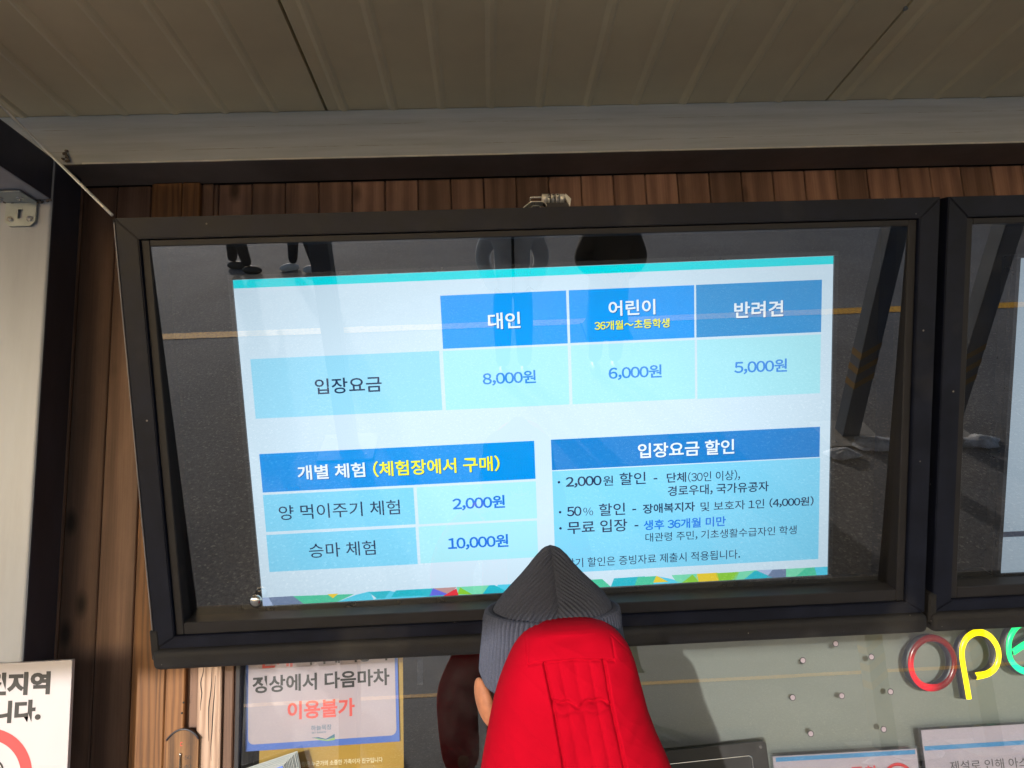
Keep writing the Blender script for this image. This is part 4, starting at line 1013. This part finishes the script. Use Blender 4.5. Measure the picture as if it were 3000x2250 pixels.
# ---- the person in red right in front of the screen
def red_cloth():
    m, n, b, o = nodes('red_cloth')
    tc = N(n, 'ShaderNodeTexCoord'); nz = N(n, 'ShaderNodeTexNoise', Scale=6., Detail=4.); n.links.new(tc.outputs['Object'], nz.inputs['Vector'])
    r = ramp(n, [(.3, (.29, .0009, .009)), (.7, (.37, .0011, .012))]); n.links.new(nz.outputs[0], r.inputs[0]); n.links.new(r.outputs[0], b.inputs['Base Color'])
    b.inputs['Roughness'].default_value = .95; b.inputs['Specular IOR Level'].default_value = .06; b.inputs['Sheen Weight'].default_value = .0
    n2 = N(n, 'ShaderNodeTexNoise', Scale=9., Detail=3., Distortion=.8); n.links.new(tc.outputs['Object'], n2.inputs['Vector'])
    n3 = N(n, 'ShaderNodeTexNoise', Scale=1400., Detail=2.); n.links.new(tc.outputs['Object'], n3.inputs['Vector'])
    b1 = N(n, 'ShaderNodeBump', Strength=.35, Distance=.012); n.links.new(n2.outputs[0], b1.inputs['Height'])
    b2 = N(n, 'ShaderNodeBump', Strength=.2, Distance=.0006); n.links.new(n3.outputs[0], b2.inputs['Height']); n.links.new(b1.outputs[0], b2.inputs['Normal']); n.links.new(b2.outputs[0], b.inputs['Normal'])
red_cloth()
simple('knit_grey', (.066, .075, .112), .9, 0, .22, 420, bump=.7, bscale=900, spec=.2)
simple('seam_red', (.30, .002, .006), .9, 0, .1, 30)
HY = 1.20
hc = onY(1622, 1860, HY)
rp = thing('person', 'person from behind in red hooded jacket and grey knit beanie reading the screen', 'person', (hc.x, HY, 0), (0, 0, 0), 'people standing and walking in front of the booth')
def rl(px, py, Y=HY): q = onY(px, py, Y); return (q.x-hc.x, q.z)
def rel(z): return z
hz_ = hc.z
# body: one continuous figure, head to feet, arms bent towards the counter
SHZ = hz_-.27
ch = [[(0, .02, .84, .10), (0, .0, 1.02, .10), (0, -.02, SHZ-.02, .095), (0, -.02, SHZ+.05, .055), (0, .0, hz_-.10, .056)]]
for sd in (-1, 1):
    ch.append([(0, .02, .84, .10), (sd*.09, .02, .79, .070), (sd*.10, .0, .45, .056), (sd*.11, .03, .08, .040)])
    ARb = {-1: (-.17, -.257, 1.02, -.235), 1: (.15, .21, 1.03, .185)}[sd]; hx = ARb[3]
    ch.append([(0, -.02, SHZ-.02, .095), (ARb[0], -.02, SHZ-.03, .056), (ARb[1], -.02, ARb[2], .045), (hx, .165, .86, .033)])
    ch += hand_chains((hx*.95, .20, .835), (-sd*.3, 1, -.7), (0, .3, 1), -sd, .95)
    ch.append([(hx, .165, .86, .033), (hx*.95, .20, .835, .023)])
skin_mesh('body', ch, 'skin', rp, 2)
def headf2(c):
    if c.z < 0: c.x *= 1+.25*c.z
hd = ellipsoid('head', 'skin', (0, .01, hz_-.03), (.088, .102, .125), rp, 32, headf2)
for sd in (-1, 1): 
    ea = ellipsoid('ear', 'skin', (0, 0, 0), (.013, .022, .040), hd, 18)
    ea.location = (sd*.119, -.012, hz_-.098); ea.rotation_euler = (rad(-8), rad(sd*12), rad(sd*-25))
    ellipsoid('cheek', 'skin', (sd*.098, -.005, hz_-.155), (.016, .03, .05), hd, 14)
ellipsoid('hair', 'hair_black', (0, -.004, hz_-.06), (.097, .106, .088), rp, 28)
ellipsoid('nose', 'skin', (0, .118, hz_-.045), (.013, .018, .022), hd, 12)
for sd in (-1, 1): ellipsoid('eye', 'hair_black', (sd*.032, .096, hz_-.02), (.012, .010, .005), hd, 10)
ellipsoid('mouth', 'ink_pale_red', (0, .098, hz_-.09), (.022, .010, .005), hd, 10)
# beanie
crown = [(1612, 1612, 1597), (1601, 1625, 1600), (1590, 1638, 1607), (1574, 1656, 1625), (1556, 1675, 1650), (1530, 1702, 1680), (1503, 1731, 1708), (1478, 1760, 1735), (1458, 1780, 1762), (1447, 1789, 1784), (1444, 1792, 1812)]
cuff_s = [(1444, 1791, 1781), (1434, 1801, 1776), (1426, 1808, 1779), (1420, 1812, 1800), (1418, 1814, 1830), (1414, 1822, 1870), (1410, 1830, 1910), (1408, 1834, 1950), (1418, 1834, 1978), (1424, 1828, 1984)]
def section(rows):
    out = []
    for l, r, y in rows:
        a = rl(l, y); b_ = rl(r, y); out.append(((a[0]+b_[0])/2, abs(b_[0]-a[0])/2, (a[1]+b_[1])/2))
    return out
def densify(sec, n):
    out = []; L_ = len(sec)-1
    for i in range(n+1):
        t = i/n*L_; k = min(int(t), L_-1); f = t-k
        out.append(tuple(sec[k][j]*(1-f)+sec[k+1][j]*f for j in range(3)))
    return out
def knit(name, rows, nseg, nrow, depth, chevron, parent, tilt=0, amp=.0074):
    sec = densify(section(rows), nrow); bm = bmesh.new(); R = []
    for cx, r_, z in sec:
        row = []
        for k in range(nseg):
            a = 2*math.pi*k/nseg                  # 0 = towards the viewer (-Y)
            th_ = (a+math.pi) % (2*math.pi) - math.pi
            if chevron:
                side = math.pi/2-abs(th_) if abs(th_) < math.pi/2 else abs(th_)-math.pi/2
                ph = r_*side/(.0086); am = amp*min(1, r_/.03)
                seam = .0022*math.exp(-(r_*th_/.0035)**2) if abs(th_) < 1 else 0
            else:
                ph = a*84/(2*math.pi); am = amp*1.1; seam = 0
            d = am*(abs(math.cos(math.pi*ph))**.7-.6) - seam*1.4 + .0012*noise.noise((math.cos(a)*3, math.sin(a)*3, z*25))
            rr2 = r_+d
            x = cx+rr2*math.sin(a); y = -rr2*depth*math.cos(a); row.append(bm.verts.new((x, y, z+tilt*y)))
        R.append(row)
    for a_, b__ in zip(R, R[1:]):
        for k in range(nseg): bm.faces.new((a_[k], a_[(k+1) % nseg], b__[(k+1) % nseg], b__[k]))
    bm.faces.new(R[0])
    return build(name, bm, 'knit_grey', parent, smooth=True)
hat = knit('beanie', crown, 900, 90, 1.08, True, rp, .04)
knit('beanie_cuff', cuff_s, 1008, 60, 1.08, False, hat, .04)
# hood hanging behind the head, with quilted centre channel
hood_rows = [(1668, 1684, 1822), (1640, 1712, 1823), (1605, 1745, 1827), (1572, 1778, 1836), (1545, 1802, 1850), (1525, 1822, 1868), (1505, 1842, 1895), (1490, 1856, 1925), (1475, 1867, 1960), (1460, 1877, 2000), (1447, 1888, 2045), (1436, 1902, 2095), (1424, 1926, 2160), (1412, 1955, 2225), (1400, 1985, 2300), (1385, 2020, 2400), (1370, 2050, 2500)]
HD = 1.06
def hood():
    sec = []
    for l, r, y in hood_rows:
        a = rl(l, y, HD); b_ = rl(r, y, HD); sec.append(((a[0]+b_[0])/2, abs(b_[0]-a[0])/2, (a[1]+b_[1])/2))
    # arc-length even sampling
    pts = [Vector((s_[1], s_[2], 0)) for s_ in sec]; acc = [0]
    for p, q in zip(pts, pts[1:]): acc.append(acc[-1]+(q-p).length)
    n = 230; S2 = []
    for i in range(n+1):
        t = acc[-1]*i/n; k = max(j for j in range(len(acc)-1) if acc[j] <= t+1e-9); f = (t-acc[k])/(acc[k+1]-acc[k])
        S2.append(tuple(sec[k][j]*(1-f)+sec[k+1][j]*f for j in range(3)))
    # smooth twice
    for _ in range(6): S2 = [S2[0]]+[tuple((S2[i-1][j]+2*S2[i][j]+S2[i+1][j])/4 for j in range(3)) for i in range(1, n)]+[S2[-1]]
    bm = bmesh.new(); R = []; ns_ = 300; ztop = S2[0][2]
    Lp = [rl(1598, 1958, HD-.09), rl(1625, 2090, HD-.09), rl(1655, 2260, HD-.09)]; Rp = [rl(1783, 1962, HD-.09), rl(1800, 2090, HD-.09), rl(1838, 2260, HD-.09)]
    def lx(P, z):
        if z > P[1][1]: f = (z-P[1][1])/(P[0][1]-P[1][1]); return P[1][0]*(1-f)+P[0][0]*f
        f = (z-P[2][1])/(P[1][1]-P[2][1]); return P[2][0]*(1-f)+P[1][0]*f
    pl0 = rl(1545, 1865, HD-.07); pl1 = rl(1552, 1968, HD-.09); pr1 = rl(1818, 1962, HD-.09)
    zs_mid = rl(1690, 1951, HD-.09)[1]; zpleat = rl(1700, 2078, HD-.1)[1]
    for cx, a_, z in S2:
        q = min(1, (ztop-z)/.10); bb = .050+.052*q**.6; bb = min(bb, a_*1.0+.004)
        row = []
        for k in range(ns_):
            # denser towards the viewer
            u = k/ns_; an = 2*math.pi*u; an = an - .45*math.sin(an)*.9
            sx, cy = math.sin(an), math.cos(an); e_ = 2/2.35
            x = cx + a_*math.copysign(abs(sx)**e_, sx); y = -bb*math.copysign(abs(cy)**e_, cy)
            if cy > 0:
                d = 0; g_ = lambda v, w_: math.exp(-(v/w_)**2)
                zseam = zs_mid - .55*(x-(-.0+lx(Lp, zs_mid)+lx(Rp, zs_mid))/2)**2*3
                xl_, xr_ = lx(Lp, z), lx(Rp, z)
                if z < zseam:
                    d += .0055*g_(x-xl_, .0018) + .0055*g_(x-xr_, .0018)
                    if xl_ < x < xr_:
                        f = (x-xl_)/(xr_-xl_); d += .0024*(1-abs(math.sin(math.pi*4*f))**.6)+.0012
                        d += .0050*g_(z-(zpleat+.003*math.sin(f*11)+.002*math.sin(f*23+1)), .0022) - .0030*g_(z-zpleat+.007+.003*math.sin(f*11), .005)
                    else: d -= .0008
                if pl1[0] < x < pr1[0]: d += .0035*g_(z-zseam, .0014)
                else:
                    # curved outer seam continuing down the side
                    zz2 = zseam-.012-(abs(x-(xl_+xr_)/2)-.11)*.9
                    d += .0016*g_(z-zz2, .0016)
                if zs_mid-.004 < z < pl0[1]: d += .0022*g_(x-pl1[0], .0015)
                if zs_mid-.002 < z < zs_mid+.022: d += .0022*g_(x-pr1[0], .0015)
                # soft dent below the brim and broad folds
                d += .0060*math.exp(-((z-(zs_mid+.028+.18*(x-cx)))/.010)**2)*math.exp(-((x-cx-.005)/.055)**2)
                d += .0024*noise.noise((x*14+z*10, z*9, 3)) + .0022*noise.noise((x*36-z*20, z*22, 7)) + .0020*abs(noise.noise((x*26+z*34, z*8-x*10, 11)))**.7
                y += d
            row.append(bm.verts.new((x, (HD-HY)+.02+y, z)))
        R.append(row)
    for p, q in zip(R, R[1:]):
        for k in range(ns_): bm.faces.new((p[k], p[(k+1) % ns_], q[(k+1) % ns_], q[k]))
    bm.faces.new(R[0])
    return build('hood', bm, 'red_cloth', rp, smooth=True)
hood()
jk = [[(0, .01, .74, .165), (0, .0, .92, .160), (0, -.02, 1.10, .155), (0, -.03, SHZ-.04, .140), (0, -.02, SHZ+.03, .085)]]
AR = {-1: ((-.175, -.02), (-.262, -.01, 1.02), (-.23, .18, .80)), 1: ((.155, -.02), (.215, -.03, 1.03), (.19, .15, .86))}
for sd in (-1, 1): jk.append([(0, -.03, SHZ-.04, .140), (AR[sd][0][0], -.02, SHZ-.045, .092), (*AR[sd][1], .078 if sd > 0 else .092), (*AR[sd][2], .060 if sd > 0 else .070)])
skin_mesh('jacket', jk, 'red_cloth', rp, 2)
bm = bmesh.new(); box(bm, -.05, .05, .150, .172, .80, 1.22, bev=.008); build('dark_shirt_front', bm, 'cloth_black', rp)
for sd in (-1, 1):
    skin_mesh('trouser_leg', [[(0, .02, .84, .14), (sd*.09, .02, .79, .105), (sd*.10, .0, .45, .075), (sd*.11, .03, .07, .062)]], 'cloth_black', rp, 2)
    ellipsoid('shoe', 'shoe_black', (sd*.11, .07, .042), (.044, .13, .045), rp, 18, lambda c: setattr(c, 'z', max(c.z, -.8)))

# ================================================================== PARKED CAR (its tail shows mirrored at the right edge)
car = thing('parked_car', 'dark parked car with red tail lamps standing beyond the yellow line', 'car', (10.6, -7.6, 0), (0, 0, rad(8)))
bm = bmesh.new()
prof = [(-2.15, .35), (-2.2, .62), (-2.1, .92), (-1.75, 1.02), (-1.2, 1.42), (.25, 1.46), (1.05, 1.02), (1.95, .88), (2.2, .66), (2.2, .35)]
ws = [.84, .88, .88, .86, .62, .62, .84, .86, .80, .80]
L1 = [bm.verts.new((x, -w_, z)) for (x, z), w_ in zip(prof, ws)]; L2 = [bm.verts.new((x, w_, z)) for (x, z), w_ in zip(prof, ws)]
bm.faces.new(L1[::-1]); bm.faces.new(L2)
for i in range(len(prof)): j = (i+1) % len(prof); bm.faces.new((L1[i], L1[j], L2[j], L2[i]))
bmesh.ops.bevel(bm, geom=bm.edges[:], offset=.06, segments=3, affect='EDGES')
build('car_body', bm, 'car_paint', car, smooth=True)
for sy in (-1, 1):
    bm = bmesh.new(); V = [bm.verts.new(v) for v in ((-1.55, sy*.865, 1.04), (.80, sy*.855, 1.04), (.15, sy*.66, 1.38), (-1.12, sy*.66, 1.38))]; bm.faces.new(V); build('side_window', bm, 'bezel_black', car)
    bm = bmesh.new(); box(bm, -2.19, -2.08, sy*.80-.10, sy*.80+.07, .74, .90, bev=.02); build('tail_lamp', bm, 'ink_red', car)
    bm = bmesh.new(); box(bm, 2.02, 2.2, sy*.70-.14, sy*.70+.08, .66, .80, bev=.02); build('headlight', bm, 'chrome', car)
    for x_ in (-1.35, 1.35):
        bm = bmesh.new(); bmesh.ops.create_cone(bm, cap_ends=True, segments=32, radius1=.33, radius2=.33, depth=.22, matrix=Matrix.Translation((x_, sy*.80, .33)) @ Matrix.Rotation(rad(90), 4, 'X')); wh = build('tyre', bm, 'tyre', car)
        bm = bmesh.new(); bmesh.ops.create_cone(bm, cap_ends=True, segments=24, radius1=.21, radius2=.19, depth=.235, matrix=Matrix.Translation((x_, sy*.80, .33)) @ Matrix.Rotation(rad(90), 4, 'X')); build('rim', bm, 'zinc', wh)
bm = bmesh.new(); V = [bm.verts.new(v) for v in ((-1.735, -.80, 1.06), (-1.735, .80, 1.06), (-1.27, .60, 1.39), (-1.27, -.60, 1.39))]; bm.faces.new(V); build('rear_window', bm, 'bezel_black', car)
bm = bmesh.new(); box(bm, -2.225, -2.19, -.26, .26, .52, .63); build('number_plate', bm, 'sign_white', car)
